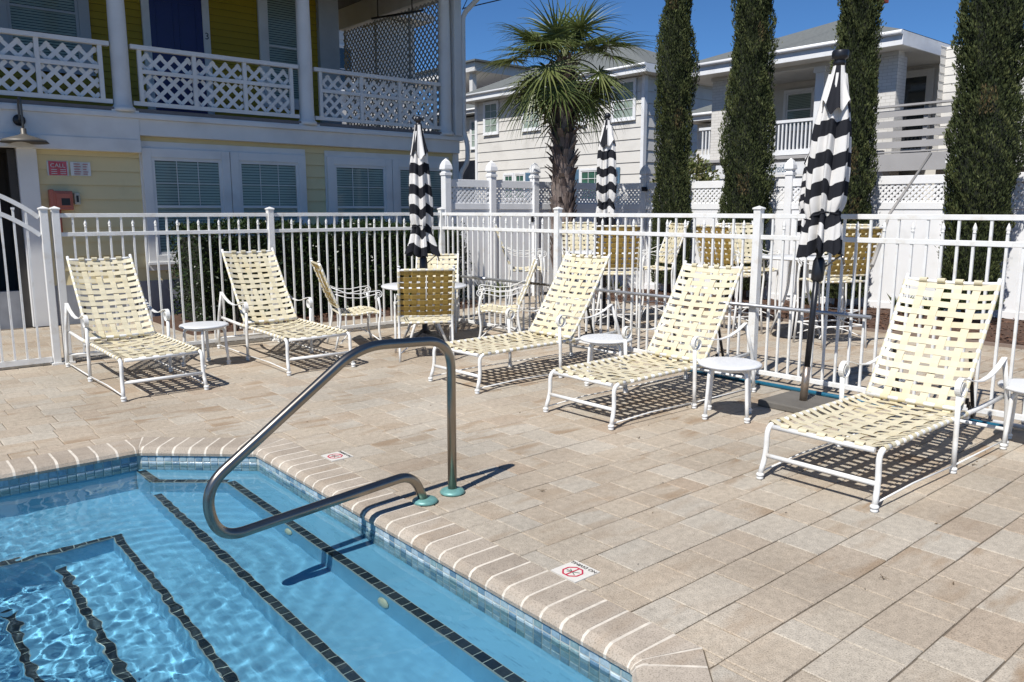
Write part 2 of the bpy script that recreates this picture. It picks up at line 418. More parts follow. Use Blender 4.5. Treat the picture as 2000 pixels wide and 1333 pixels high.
for i in range(len(W)):
    a, b = W[i], W[(i + 1) % len(W)]; sh.add([(a[0], a[1], -.052), (b[0], b[1], -.052), (b[0], b[1], -1.4), (a[0], a[1], -1.4)], [(0, 1, 2, 3)])
pool = sh.build('pool_shell', M['plaster']); tag(pool, kind='structure')
# waterline tiles, four rows of 48 mm glass tile on a grout bed
M['tile_grout'] = mat('tile_grout', (.42, .45, .42), .8)
M['glass_tile'] = tone_mat('glass_tile', [(0, (.09, .17, .25)), (.25, (.22, .32, .39)), (.5, (.36, .45, .50)), (.75, (.20, .30, .31)), (1, (.46, .55, .60))], rough=.12, noise=.3, nscale=40, bump=.15, bscale=60, spec=.7)
M['nosing_tile'] = tone_mat('nosing_tile', [(0, (.018, .026, .036)), (1, (.045, .055, .065))], rough=.35, noise=.25, nscale=40, bump=.1)
tb = MB(); tcol = []; gb = MB()
def wall_tiles(a, b):
    a, b = Vector(a), Vector(b); d = (b - a); ln = d.length; d.normalize(); nn = Vector((-d.y, d.x)); pitch = .0535
    cnt = int(ln / pitch); s0 = (ln - cnt * pitch) / 2
    q0, q1 = a + nn * .003, b + nn * .003
    gb.add([(q0.x, q0.y, -.05), (q1.x, q1.y, -.05), (q1.x, q1.y, -.246), (q0.x, q0.y, -.246)], [(0, 1, 2, 3)])
    for r in range(4):
        z1 = -.046 - r * .0505; z0 = z1 - .0455
        for k in range(cnt):
            u0, u1 = s0 + k * pitch, s0 + k * pitch + .0490
            tl = [rnd.uniform(-.0012, .0012) for _ in range(4)]
            base = [(u0, z0), (u1, z0), (u1, z1), (u0, z1)]; e = .003
            top = [(u0 + e, z0 + e), (u1 - e, z0 + e), (u1 - e, z1 - e), (u0 + e, z1 - e)]
            vs = []
            for (u, z) in base: p = a + d * u + nn * .0035; vs.append((p.x, p.y, z))
            for (u, z), t in zip(top, tl): p = a + d * u + nn * (.0065 + t); vs.append((p.x, p.y, z))
            fs = [(4, 5, 6, 7)] + [(i, (i + 1) % 4, 4 + (i + 1) % 4, 4 + i) for i in range(4)]
            tb.add(vs, fs); t = rnd.random(); tcol.extend([(t, t, t, 1)] * 5)
for i in range(len(W)):
    if i in (0, 1, 2, 7): wall_tiles(W[i], W[(i + 1) % len(W)])
tb.build('waterline_tiles', M['glass_tile'], pool, cols=tcol); gb.build('tile_bed', M['tile_grout'], pool)
# dark tiles on the step edges
nt_ = MB(); nc = []; ng = MB()
def nose(pts, z, wd=.050, side=1):
    for a, b in zip(pts, pts[1:]):
        a, b = Vector(a), Vector(b); d = b - a; ln = d.length; d.normalize(); nn = Vector((-d.y, d.x)) * side
        cnt = max(1, round(ln / .066)); pt = ln / cnt
        for (u0, u1, v0, v1, h, T) in [(0, ln, -.002, wd + .004, .002, None)] + [(k * pt + .003, (k + 1) * pt - .003, .0, wd, .005, 1) for k in range(cnt)]:
            P = [a + d * u + nn * v for u, v in ((u0, v0), (u1, v0), (u1, v1), (u0, v1))]
            vs = [(p.x, p.y, z + h) for p in P] + [(p.x, p.y, z - .012 if T is None else z - .008) for p in P]
            fs = [(0, 1, 2, 3)] + [(i, 4 + i, 4 + (i + 1) % 4, (i + 1) % 4) for i in range(4)]
            if T: nt_.add(vs, fs); t = rnd.random(); nc.extend([(t, t, t, 1)] * 5)
            else: ng.add(vs, fs)
nose([(XL[0], 1.1), (XL[0], 4.98), (XL[1] + .015, 5.30), (XL[1], 5.58)], ZL[0], side=-1)
nose([(XL[1], 1.0), (XL[1], 5.24)], ZL[1], wd=.046, side=-1)
nose([(XL[2], 1.0), (XL[2], YB)], ZL[2], wd=.042, side=-1); nose([(XL[2] + .055, YB), (-4, YB)], ZL[2], wd=.035, side=-1)
nose([(XL[3], 1.0), (XL[3], YB - .05)], ZL[3], wd=.042, side=-1); nose([(XL[4], 1.0), (XL[4], YB - .2)], ZL[4], wd=.042, side=-1)
nt_.build('step_edge_tiles', M['nosing_tile'], pool, cols=nc); ng.build('step_edge_grout', M['tile_grout'], pool)

# water: a rippled sheet that refracts and reflects
M['water'] = m = bpy.data.materials.new('water'); m.use_nodes = True; n = m.node_tree; n.nodes.remove(n.nodes['Principled BSDF'])
gl = n.nodes.new('ShaderNodeBsdfGlass'); gl.inputs['IOR'].default_value = 1.33; gl.inputs['Roughness'].default_value = 0.0; gl.inputs['Color'].default_value = (.86, .98, 1, 1)
n.links.new(gl.outputs[0], n.nodes['Material Output'].inputs[0])
def water_h(X, Y):
    # jets stir the lower steps; the ledge by the wall stays almost calm
    rough = 1 / (1 + np.exp((X - .78 + .22 * (Y - 3.6)) * 5.5)); rough2 = np.exp(-((X - 1.25) ** 2 / .12 + (Y - 3.75) ** 2 / .25)) * .6
    amp = .0055 + .034 * rough + .026 * rough2            # rms slope of the small waves
    h = np.zeros_like(X); rg = np.random.RandomState(3); s2 = 0
    for k in range(70):
        th = rg.uniform(0, 2 * np.pi); lam = .035 * (.19 / .035) ** rg.rand(); a = lam ** 1.15 * rg.uniform(.4, 1)
        kx, ky = np.cos(th) * 2 * np.pi / lam, np.sin(th) * 2 * np.pi / lam; s2 += (a * 2 * np.pi / lam) ** 2 / 2
        h += a * np.sin(kx * X + ky * Y + rg.uniform(0, 6.28) + .7 * np.sin(X * rg.uniform(1, 4) + rg.uniform(0, 6)) + .7 * np.sin(Y * rg.uniform(1, 4)))
    h /= math.sqrt(s2)
    c = np.zeros_like(X)                          # long low swells over the calm part
    for lam, th, a in ((.55, .5, 1), (.38, 2.2, .6), (.8, 1.1, 1.2), (.27, .1, .3)):
        c += a * np.sin(2 * np.pi / lam * (np.cos(th) * X + np.sin(th) * Y) + 1.5 * np.sin(1.7 * X + .9 * Y))
    # rings spreading from the jet
    rj = np.sqrt((X - .75) ** 2 * .8 + (Y - 3.9) ** 2); c2 = np.sin(2 * np.pi * rj / .105 + np.sin(X * 5) + np.sin(Y * 4)) * np.exp(-((rj - .75) / .35) ** 2)
    return WT + amp * h + .00040 * c + .00035 * c2
step = .014
xs = np.concatenate([np.arange(-6.2, -.6, .2), np.arange(-.6, 2.05, step)]); ys = np.concatenate([np.arange(1.0, 1.75, .15), np.arange(1.75, 5.62, step)])
X, Y = np.meshgrid(xs, ys, indexing='ij'); Z = water_h(X, Y)
Z = np.where((X < -.62) | (Y < 1.74), WT, Z)
nx, ny = X.shape; vs = np.stack([X, Y, Z], -1).reshape(-1, 3)
ii, jj = np.meshgrid(np.arange(nx - 1), np.arange(ny - 1), indexing='ij'); a = ii * ny + jj
fs = np.stack([a, a + ny, a + ny + 1, a + 1], -1).reshape(-1, 4)
me = bpy.data.meshes.new('water'); me.from_pydata(vs.tolist(), [], fs.tolist())
me.polygons.foreach_set('use_smooth', [True] * len(me.polygons)); me.materials.append(m); me.update()
wo = bpy.data.objects.new('water', me); col.objects.link(wo); tag(wo, kind='structure')
# real refractive caustics from the sun
for o in [cpo, pool] + list(pool.children): o.cycles.is_caustics_receiver = True
wo.cycles.is_caustics_caster = True; sl.cycles.is_caustics_light = True

# ---------------- yellow house ----------------
def siding(mb, x0, x1, z0, z1, y, course=.20, th=.022, back=.0, axis='x', sgn=-1):
    """lapped boards on a wall facing -Y (axis x) or -X (axis y); sgn: side the boards face"""
    z = z0
    while z < z1 - .01:
        zt = min(z + course, z1)
        def pt(u, off, zz): return (u, y + sgn * off, zz) if axis == 'x' else (y + sgn * off, u, zz)
        vs = [pt(x0, 0, z), pt(x1, 0, z), pt(x0, th, z), pt(x1, th, z), pt(x0, .002, zt), pt(x1, .002, zt)]
        flip = (axis == 'x') == (sgn < 0)
        f = [(2, 3, 5, 4), (0, 1, 3, 2)]; mu = 1
        if not flip: f = [tuple(reversed(q)) for q in f]
        mb.add(vs, f[:1]); mb.add(vs, f[1:], mi=1); z = zt  # undersides use the second material: shade below each lap put in as colour
def frame_rect(mb, x0, x1, z0, z1, y, wd, dep, sill=0.0):
    """rectangular frame, outer size given, front at y - dep"""
    mb.b2(x0, x0 + wd, y - dep, y, z0, z1); mb.b2(x1 - wd, x1, y - dep, y, z0, z1)
    mb.b2(x0 + wd, x1 - wd, y - dep, y, z1 - wd, z1); mb.b2(x0 + wd, x1 - wd, y - dep - sill, y, z0, z0 + wd)
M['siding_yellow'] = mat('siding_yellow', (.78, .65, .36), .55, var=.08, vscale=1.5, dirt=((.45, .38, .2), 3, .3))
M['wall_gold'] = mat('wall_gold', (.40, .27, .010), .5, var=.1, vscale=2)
M['trim_blue_white'] = mat('trim_white', (.75, .745, .72), .5, var=.06, vscale=3, bump=.1, bscale=25, dirt=((.40, .38, .36), 2, .25))
M['door_blue'] = mat('door_blue', (.008, .010, .11), .35, var=.1)
M['glass'] = mat('window_glass', (.02, .028, .03), .04, spec=.9)
M['blind'] = mat('blind', (.72, .74, .68), .6)
M['lap_shade'] = mat('lap_shade', (.10, .085, .05), .9)  # painted shade: dark colour for the line under each board
M['dark_wood'] = mat('dark_wood', (.05, .045, .04), .7, var=.2)
M['porch_deck'] = mat('porch_deck', (.16, .15, .15), .7, var=.15)
M['clear_glass'] = m = bpy.data.materials.new('clear_glass'); m.use_nodes = True; n = m.node_tree
b = n.nodes['Principled BSDF']; b.inputs['Base Color'].default_value = (.05, .06, .06, 1); b.inputs['Roughness'].default_value = .03; b.inputs['Specular IOR Level'].default_value = .8
tr = n.nodes.new('ShaderNodeBsdfTransparent'); tr.inputs[0].default_value = (.85, .93, .90, 1); ms = n.nodes.new('ShaderNodeMixShader'); ms.inputs[0].default_value = .76
n.links.new(b.outputs[0], ms.inputs[1]); n.links.new(tr.outputs[0], ms.inputs[2]); n.links.new(ms.outputs[0], n.nodes['Material Output'].inputs[0])

YW = 12.62
house = empty('yellow_house', (0, 0, 0), 0, 'yellow clapboard house with an upper porch behind white lattice railings', 'house')
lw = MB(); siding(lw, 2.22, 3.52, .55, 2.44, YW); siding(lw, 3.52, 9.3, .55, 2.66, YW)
lw.b2(2.22, 9.3, YW, YW + .2, -.02, 2.9); lw.build('lower_wall', [M['siding_yellow'], M['lap_shade']], house)
bw = MB(); bw.b2(2.22, 9.3, YW - .03, YW + .1, -.02, .55); bw.b2(-6, 2.0, YW + .02, YW + .2, -.02, .5); bw.build('base_board', mat('base_grey', (.30, .31, .33), .7, var=.15, bump=.2), house)
# dark recessed passage left of the siding
ps = MB(); ps.b2(-6, 2.05, YW + 1.5, YW + 1.7, -.02, 2.9); ps.b2(-6.2, -6, YW, YW + 2, -.02, 2.9); ps.b2(-6, 2.2, YW, YW + 2, 2.42, 2.6); ps.b2(2.05, 2.22, YW + .03, YW + 2, -.02, 2.5); ps.build('passage_wall', M['dark_wood'], house)
for q4 in ((1.98, 2.215, YW - .09, YW + .06, 0, 2.44), (.3, .5, YW - .05, YW + .06, 0, 2.44), (9.22, 9.36, YW - .035, YW + .12, 0, 2.7)):
    tr_ = MB(); tr_.b2(*q4); tr_.build('corner_post', M['trim_blue_white'], house, bevel=.006)
tr_ = MB(); tr_.b2(1.88, 1.975, YW - .02, YW + .04, 0, 2.40); tr_.build('door_jamb', M['dark_wood'], house)
fa = MB()
fa.b2(-6, 9.36, 12.42, YW, 2.90, 2.965); fa.b2(-6, 9.30, 12.47, YW, 2.67, 2.90)       # ledge and band under the porch
fa.b2(-6, 3.535, 12.455, 12.47, 2.60, 2.90); fa.b2(-6, 3.535, 12.44, YW, 2.42, 2.60)  # deeper header over the passage
fa.b2(-6, 9.36, 12.44, 12.455, 2.945, 2.985)
fa.build('fascia', M['trim_blue_white'], house, bevel=.005)
dk = MB(); dk.b2(-6, 9.36, 12.46, 14.7, 2.98, 3.04); dk.build('porch_floor', M['porch_deck'], house)
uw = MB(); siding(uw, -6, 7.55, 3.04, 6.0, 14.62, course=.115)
uw.b2(-6, 7.9, 14.62, 14.8, 2.9, 6.1); uw.build('upper_wall', [M['wall_gold'], M['lap_shade']], house)
us = MB(); siding(us, 14.8, 17.5, 3.04, 6.0, 7.9, course=.115, axis='y', sgn=1); us.b2(-6, 7.88, 14.8, 17.5, 2.9, 6.1)
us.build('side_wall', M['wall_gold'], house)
pt_ = MB(); pt_.b2(7.5, 7.92, 14.5, 14.64, 3.04, 6.0); pt_.build('pilaster', mat('grey_trim', (.42, .44, .45), .6, var=.08), house, bevel=.006)
ce = MB(); ce.b2(-6, 9.5, 12.3, 17.5, 5.98, 6.06); ce.build('porch_ceiling', mat('ceiling_grey', (.16, .16, .155), .7, var=.1), house)
bm_ = MB(); bm_.b2(-6, 9.34, 12.40, 12.60, 5.62, 5.98); bm_.b2(9.06, 9.26, 12.6, 16.6, 5.55, 5.98); bm_.build('porch_beam', M['trim_blue_white'], house)
rf = MB(); e0, e1 = 11.5, 10.2
rf.add([(-7, e0, 6.06), (e1, e0, 6.06), (e1, 20, 6.06), (-7, 20, 6.06), (-7, 15.5, 8.2), (7.0, 15.5, 8.2)],
       [(0, 3, 2, 1), (0, 1, 5, 4), (1, 2, 5), (2, 3, 4, 5), (0, 4, 3)])
rf.build('roof', mat('shingle_dark', (.13, .13, .13), .9, var=.3, vscale=20), house)
rs = MB(); rs.b2(-7, e1, e0 - .02, e0, 5.9, 6.08); rs.b2(e1, e1 + .02, e0, 17.5, 5.9, 6.08); rs.build('eave_board', M['trim_blue_white'], house)
for x in (.52, 3.36, 6.2, 9.02):
    c = MB(); c.lathe([(.165, 0), (.165, .05), (.145, .07), (.125, .09), (.118, .3), (.118, 1.2), (.10, 2.5), (.115, 2.55), (.13, 2.6)], (x, 12.54, 2.986), 28)
    c.box((x, 12.54, 2.997), (.36, .19, .022)) ; c.build('porch_column', M['trim_blue_white'], house)
cpst = MB(); cpst.b2(9.17, 9.33, 12.42, 12.6, 2.99, 5.98); cpst.build('end_post', M['trim_blue_white'], house, bevel=.006)

def clipline(p, d, w, h):
    """part of the line p + t d inside the rectangle 0..w, 0..h"""
    t0, t1 = -1e9, 1e9
    for a, b, lim in ((p[0], d[0], w), (p[1], d[1], h)):
        if abs(b) < 1e-9:
            if a < 0 or a > lim: return None
            continue
        u, v = (0 - a) / b, (lim - a) / b
        if u > v: u, v = v, u
        t0, t1 = max(t0, u), min(t1, v)
    return (t0, t1) if t1 - t0 > .02 else None
def lattice(mb, o, u, n, w, h, pitch, sw, th=.008, off=0.0):
    """diagonal slat lattice: origin o (lower left), horizontal dir u, normal n"""
    o, u, n = Vector(o), Vector(u).normalized(), Vector(n).normalized(); z = Vector((0, 0, 1)); s = 1 / math.sqrt(2)
    for lay, dx in ((0, 1), (1, -1)):
        k = -int(h / pitch) - 2
        while True:
            x0 = k * pitch + off; k += 1
            if (x0 > w + h): break
            p = (x0, 0) if dx > 0 else (x0, 0)
            c = clipline(p, (dx * s, s), w, h)
            if not c: continue
            a = o + u * (p[0] + dx * s * c[0]) + z * (s * c[0]) + n * (lay * th * 1.02)
            b = o + u * (p[0] + dx * s * c[1]) + z * (s * c[1]) + n * (lay * th * 1.02)
            wv = (u * s - z * dx * s)
            mb.ribbon([a, b], wv, sw, th)
def railing(x0, x1, npan, z0=3.09, ztop=3.93):
    t = MB(); y = 12.53
    t.b2(x0, x1, y - .045, y + .045, ztop - .06, ztop); t.b2(x0, x1, y - .02, y + .02, z0, z0 + .06)
    t.b2(x0 + .12, x1 - .12, y - .018, y + .018, 3.545, 3.60)
    pw = (x1 - x0 - .24) / npan
    for i in range(npan + 1):
        xx = x0 + .12 + i * pw; t.b2(xx - .028, xx + .028, y - .024, y + .024, z0 + .06, ztop - .06)
    r = t.build('porch_railing', M['trim_blue_white'], house)
    l = MB()
    for i in range(npan):
        xx = x0 + .12 + i * pw
        for za, zb in ((z0 + .075, 3.535), (3.61, ztop - .10)):
            lattice(l, (xx + .03, y + .03, za), (1, 0, 0), (0, 1, 0), pw - .06, zb - za, .196, .054, off=rnd.random() * .15)
    l.build('lattice', M['trim_blue_white'], r)
railing(.66, 3.22, 3); railing(3.50, 6.06, 3); railing(6.34, 8.90, 3); railing(-2.2, .38, 3)
pl_ = MB()
lattice(pl_, (9.15, 12.66, 3.1), (0, 1, 0), (1, 0, 0), 3.9, 2.42, .135, .030, off=.03)
for yy in (12.66, 13.95, 15.25, 16.55): pl_.b2(9.17, 9.20, yy - .02, yy + .02, 3.04, 5.55)
pl_.build('lattice_screen', mat('screen_grey', (.42, .42, .39), .7, var=.1), house)
# the house's openings
def blind_panel(mb, x0, x1, z0, z1, y, pitch=.042):
    z = z0
    while z < z1 - .004:
        mb.add([(x0, y, z), (x1, y, z), (x1, y + .012, min(z + pitch * .82, z1)), (x0, y + .012, min(z + pitch * .82, z1))], [(0, 1, 2, 3)]); z += pitch
def house_window(x0, x1, z0, z1, y, fw=.10, grid=(3, 2), parent=None, trim=None, blind=True, meet=True, fw2=.045):
    trim = trim or M['trim_blue_white']
    f = MB(); frame_rect(f, x0, x1, z0, z1, y, fw, .055); f.b2(x0 - .02, x1 + .02, y - .08, y - .0555, z0 - .012, z0 + .03)
    wdw = f.build('window', trim, parent, bevel=.004)
    a0, a1, c0, c1 = x0 + fw, x1 - fw, z0 + fw, z1 - fw
    s = MB(); frame_rect(s, a0, a1, c0, c1, y - .012, fw2, .025); 
    mz = (c0 + c1) / 2
    if meet: s.b2(a0 + fw2, a1 - fw2, y - .04, y - .014, mz - .018, mz + .018)
    s.build('sash', trim, wdw)
    b0, b1, d0, d1 = a0 + fw2, a1 - fw2, c0 + fw2, c1 - fw2
    if grid:
        gr_ = MB(); gx, gz = grid
        for lo, hi in (((mz + .018, d1),) if meet else ((d0, d1),)):
            for i in range(1, gx): xx = b0 + (b1 - b0) * i / gx; gr_.b2(xx - .005, xx + .005, y - .033, y - .026, lo, hi)
            for i in range(1, gz): zz = lo + (hi - lo) * i / gz; gr_.b2(b0, b1, y - .0325, y - .0265, zz - .005, zz + .005)
        gr_.build('grille', trim, wdw)
    if blind:
        bl = MB(); blind_panel(bl, b0, b1, d0, d1, y - .018); bl.build('blind', M['blind'], wdw)
    p = MB(); p.quad((b0, y - .0235, d0), (b1, y - .0235, d0), (b1, y - .0235, d1), (b0, y - .0235, d1))
    p.build('pane', M['clear_glass'] if blind else M['glass'], wdw)
    if blind:
        bk = MB(); bk.b2(a0, a1, y - .0035, y - .002, c0, c1); bk.build('inner_panel', M['dark_wood'], wdw)
    return wdw
YF = YW - .014
f = MB(); f.b2(3.54, 6.16, YF - .02, YF, .7, 2.60); f.build('window_surround', M['trim_blue_white'], house)
house_window(3.56, 4.86, .80, 2.50, YF - .0205, .13, (3, 2), house); house_window(4.87, 6.14, .80, 2.50, YF - .0205, .13, (3, 2), house)
f = MB(); f.b2(6.52, 9.12, YF - .02, YF, .7, 2.60); f.build('window_surround', M['trim_blue_white'], house)
house_window(6.54, 7.82, .80, 2.50, YF - .0205, .13, (3, 2), house); house_window(7.83, 9.10, .80, 2.50, YF - .0205, .13, (3, 2), house)
YU = 14.60
house_window(2.2, 3.5, 3.75, 5.6, YU, .16, None, house, trim=mat('dim_trim', (.45, .48, .50), .6))
house_window(6.32, 7.25, 3.5, 5.7, YU, .14, None, house, trim=M['trim_blue_white'])
d = MB(); frame_rect(d, 4.30, 5.42, 3.04, 5.7, YU, .12, .05); dfr = d.build('door_frame', M['trim_blue_white'], house)
d = MB(); d.b2(4.42, 5.30, YU - .035, YU - .005, 3.05, 5.58)
for zz in (3.2, 4.25): 
    for xx in (4.52, 4.90): frame_rect(d, xx, xx + .30, zz, zz + .85, YU - .035, .02, .008)
d.build('door', M['door_blue'], house)
def text_mesh(txt, size, loc, mat_, rot, name='lettering', parent=None, extr=.001, align='CENTER', shear=0, sx=1.0):
    cu_ = bpy.data.curves.new(name, 'FONT'); cu_.body = txt; cu_.size = size; cu_.extrude = extr; cu_.align_x = align; cu_.align_y = 'CENTER'; cu_.shear = shear; cu_.resolution_u = 3
    o = bpy.data.objects.new(name, cu_); col.objects.link(o)
    dg = bpy.context.evaluated_depsgraph_get(); me = bpy.data.meshes.new_from_object(o.evaluated_get(dg)); bpy.data.objects.remove(o); bpy.data.curves.remove(cu_)
    me.materials.clear(); me.materials.append(mat_)
    ob = bpy.data.objects.new(name, me); col.objects.link(ob); ob.location = loc; ob.rotation_euler = rot; ob.scale = (sx, 1, 1)
    if parent is not None: ob.parent = parent
    return ob
text_mesh('3', .16, (5.36, YU - .055, 4.60), M['black'], (R(90), 0, 0), 'number', dfr)
rod = MB(); rod.tube([(8.6, 14.4, 5.35), (9.0, 13.2, 5.35)], .022); rod.tube([(8.65, 14.25, 5.35), (8.65, 14.25, 5.98)], .012); rod.tube([(8.92, 13.44, 5.35), (8.92, 13.44, 5.98)], .012)
tag(rod.build('ceiling_rod', M['black']), 'black rod hanging under the upper porch ceiling near the lattice screen', 'rod')
# downspout at the house corner
ds = MB(); ds.tube(rounded([(9.9, 11.56, 5.98), (9.6, 12.1, 5.55), (9.39, 12.45, 5.2), (9.39, 12.45, 3.05), (9.42, 12.38, 2.85), (9.42, 12.38, 2.5), (9.39, 12.58, 2.3), (9.39, 12.58, .1)], .12), .045, 10)
ds.build('downspout', M['trim_blue_white'], house)
# barn style wall lamp
lp = empty('wall_lamp', (2.03, 12.43, 2.70), 0, 'weathered gooseneck barn lamp mounted on the white fascia over the passage', 'lamp')
a = MB(); a.lathe([(.0, 0), (.07, 0), (.075, .012), (.06, .03), (.0, .035)], (0, 0, .07), 20, M=Matrix.Rotation(R(90), 3, 'X')); a.build('wall_plate', M['black'], lp)
gx = MB(); gx.tube(rounded([(0, -.02, .07), (0, -.045, .09), (0, -.05, .22)], .03) + arc((0, -.142, .25), .092, R(0), R(180), 12, ax=(0, 1, 0)) + [(0, -.235, .0), (0, -.235, -.07)], .014, 10)
M['lamp_metal'] = mat('lamp_metal', (.13, .12, .105), .5, metal=.4, var=.15)
gx.build('gooseneck', M['lamp_metal'], lp)
shd = MB(); shd.lathe([(.028, -.05), (.034, -.055), (.034, -.12), (.06, -.135), (.25, -.195), (.285, -.235), (.275, -.232), (.24, -.20), (.05, -.145), (0, -.14)], (0, -.235, .0), 36)
shd.build('lamp_shade', M['lamp_metal'], lp)
# signs and call box on the siding
M['sign_red'] = mat('sign_red', (.50, .02, .04), .18, spec=.8); M['sign_white'] = mat('sign_white', (.62, .62, .62), .18, spec=.8)
YS = YW - .02
def curved_panel(x0, x1, z0, z1, y, bulge=.012, n=10):
    mb = MB(); vs = []
    for i in range(n + 1):
        f = i / n; yy = y - .004 - bulge * math.sin(f * math.pi * 2.2 + .5)
        vs += [(x0 + (x1 - x0) * f, yy, z0), (x0 + (x1 - x0) * f, yy, z1)]
    mb.add(vs, [(2 * i, 2 * i + 2, 2 * i + 3, 2 * i + 1) for i in range(n)], True)
    mb.add([(x0, y, z0), (x1, y, z0), (x1, y, z1), (x0, y, z1)], [(0, 3, 2, 1)])
    return mb
sg = empty('call_sign', (0, 0, 0), 0, 'glossy red emergency call notice on a white backing', 'sign')
sp_ = MB(); sp_.b2(2.335, 2.60, YS - .004, YS, 2.07, 2.27); sp_.build('backing', M['sign_white'], sg)
curved_panel(2.355, 2.575, 2.075, 2.265, YS - .006).build('panel', M['sign_red'], sg)
text_mesh('CALL', .075, (2.462, YS - .028, 2.205), M['sign_white'], (R(90), 0, 0), 'lettering', sg, sx=1.05)
for i, z in enumerate((2.152, 2.125, 2.098)):
    for x0 in (2.38, 2.49): 
        q = MB(); q.b2(x0, x0 + .07, YS - .0275, YS - .0265, z - .004, z + .004); q.build('print_line', M['sign_white'], sg)
sg2 = empty('rules_sign', (0, 0, 0), 0, 'glossy white notice with faded red print right of the red notice', 'sign')
curved_panel(2.62, 2.875, 2.075, 2.265, YS - .006, .014).build('panel', M['sign_white'], sg2)
M['faded_red'] = mat('faded_red', (.40, .14, .15), .5)
for i, z in enumerate((2.235, 2.20, 2.165, 2.13, 2.10)):
    q = MB(); q.b2(2.66, 2.74 + .01 * (i % 2), YS - .028, YS - .027, z - .006, z + .006); q.b2(2.775, 2.84 - .01 * (i % 3), YS - .028, YS - .027, z - .006, z + .006); q.build('print_line', M['faded_red'], sg2)
M['box_red'] = mat('box_red', (.45, .13, .085), .4, var=.1)
bx = empty('pool_phone_box', (2.47, YS, 1.74), 0, 'faded red emergency phone box on the siding under the notices', 'phone box')
q = MB(); q.b2(-.13, .13, -.12, -.002, -.14, .12); q.b2(-.155, -.1, -.125, -.0, -.1, .14); q.build('housing', M['box_red'], bx, bevel=.012)
q = MB(); q.b2(-.08, .10, -.135, -.121, -.09, .09); q.build('cover', M['box_red'], bx, bevel=.006)
q = MB(); q.b2(-.02, .085, -.1385, -.1355, -.075, .02); q.build('slot', M['black'], bx)
q = MB(); q.b2(.155, .235, -.07, -.002, -.07, .10); q.build('side_module', mat('beige_plastic', (.5, .5, .42), .4), bx, bevel=.02)
q = MB(); q.b2(.18, .21, -.075, -.071, -.03, .06); q.build('side_slot', M['black'], bx)
q = MB(); q.tube([(-.05, -.06, -.14), (-.05, -.06, -.5)], .03); q.build('conduit', M['box_red'], bx)

# ---------------- picket fence round the pool ----------------
FX, FY = 6.60, 9.30
def picket_run(a, b, name, label, posts=(), hasp=None):
    """white aluminium fence from a to b (ground points)"""
    a, b = Vector((*a, 0)), Vector((*b, 0)); d = b - a; L = d.length; d.normalize(); ang = math.atan2(d.y, d.x)
    f = empty(name, (a.x, a.y, 0), ang, label, 'fence', 'white metal picket fence panels around the pool deck')
    for z, h in ((1.545, .042), (1.35, .042), (.075, .042)):
        q = MB(); q.b2(.04, L - .04, -.016, .016, z - h / 2, z + h / 2); q.build('rail', M['white_metal'], f, bevel=.003)
    cnt = int((L - .08) / .112); st = (L - .08) / cnt
    for k in range(1, cnt):
        x = .04 + k * st; q = MB()
        if k % 2: q.b2(x - .0095, x + .0095, -.0095, .0095, .045, 1.525)
        else:
            q.b2(x - .0095, x + .0095, -.0095, .0095, .045, 1.425)
            q.lathe([(.0135, 1.425), (.0135, 1.437), (.009, 1.440), (.0175, 1.452), (.015, 1.47), (.006, 1.495), (.0, 1.508)], (x, 0, 0), 8, sm=True)
        q.build('picket', M['white_metal'], f)
    return f
def fence_post(x, y, rz=0.0, label='', h=1.605):
    q = MB(); q.b2(-.036, .036, -.036, .036, 0, h); 
    q.add([(-.045, -.045, h), (.045, -.045, h), (.045, .045, h), (-.045, .045, h), (-.045, -.045, h + .014), (.045, -.045, h + .014), (.045, .045, h + .014), (-.045, .045, h + .014), (0, 0, h + .035)],
          [(3, 2, 1, 0), (0, 1, 5, 4), (1, 2, 6, 5), (2, 3, 7, 6), (3, 0, 4, 7), (4, 5, 8), (5, 6, 8), (6, 7, 8), (7, 4, 8)])
    p = empty('fence_post', (x, y, 0), rz, label, 'fence post', 'square white posts of the picket fence')
    o = q.build('post', M['white_metal'], p, bevel=.004)
    q = MB(); q.b2(-.055, .055, -.055, .055, 0, .02); q.build('base_flange', M['white_metal'], p)
    return p
GP = (1.76, 9.32); C1 = (4.06, 9.30); C2 = (FX, FY)
picket_run(GP, C1, 'picket_fence', 'fence panel behind the leftmost lounger, between the gate and the first hedge post')
picket_run(C1, C2, 'picket_fence', 'fence panel in front of the clipped hedge, behind the round dining table')
picket_run(C2, (FX, 6.91), 'picket_fence', 'fence panel behind the third lounger, in front of the grey shaded vinyl gate')
picket_run((FX, 6.91), (FX, 4.20), 'picket_fence', 'fence panel behind the fourth lounger with bar stools beyond it')
picket_run((FX, 4.20), (FX, 1.50), 'picket_fence', 'fence panel behind the near folded umbrella and the rightmost lounger')
picket_run((FX, 1.50), (FX, -1.2), 'picket_fence', 'fence panel running off beyond the rightmost lounger')
fence_post(*GP, 0, 'square fence post on which the arched gate is hung, right one of a close pair')
fence_post(GP[0] - .105, GP[1], 0, 'square gate post left of its twin, at the end of the arched gate')
fence_post(*C1, 0, 'square white post behind the second lounger, in front of the hedge')
fence_post(*C2, 0, 'square white corner post behind the striped umbrella over the dining table')
fence_post(FX, 6.91, 0, 'square white post behind the third lounger, below the palm')
fence_post(FX, 4.20, 0, 'square white post right of the fourth lounger, left of the near umbrella')
fence_post(FX, 1.50, 0, 'square white post hidden behind the rightmost lounger')
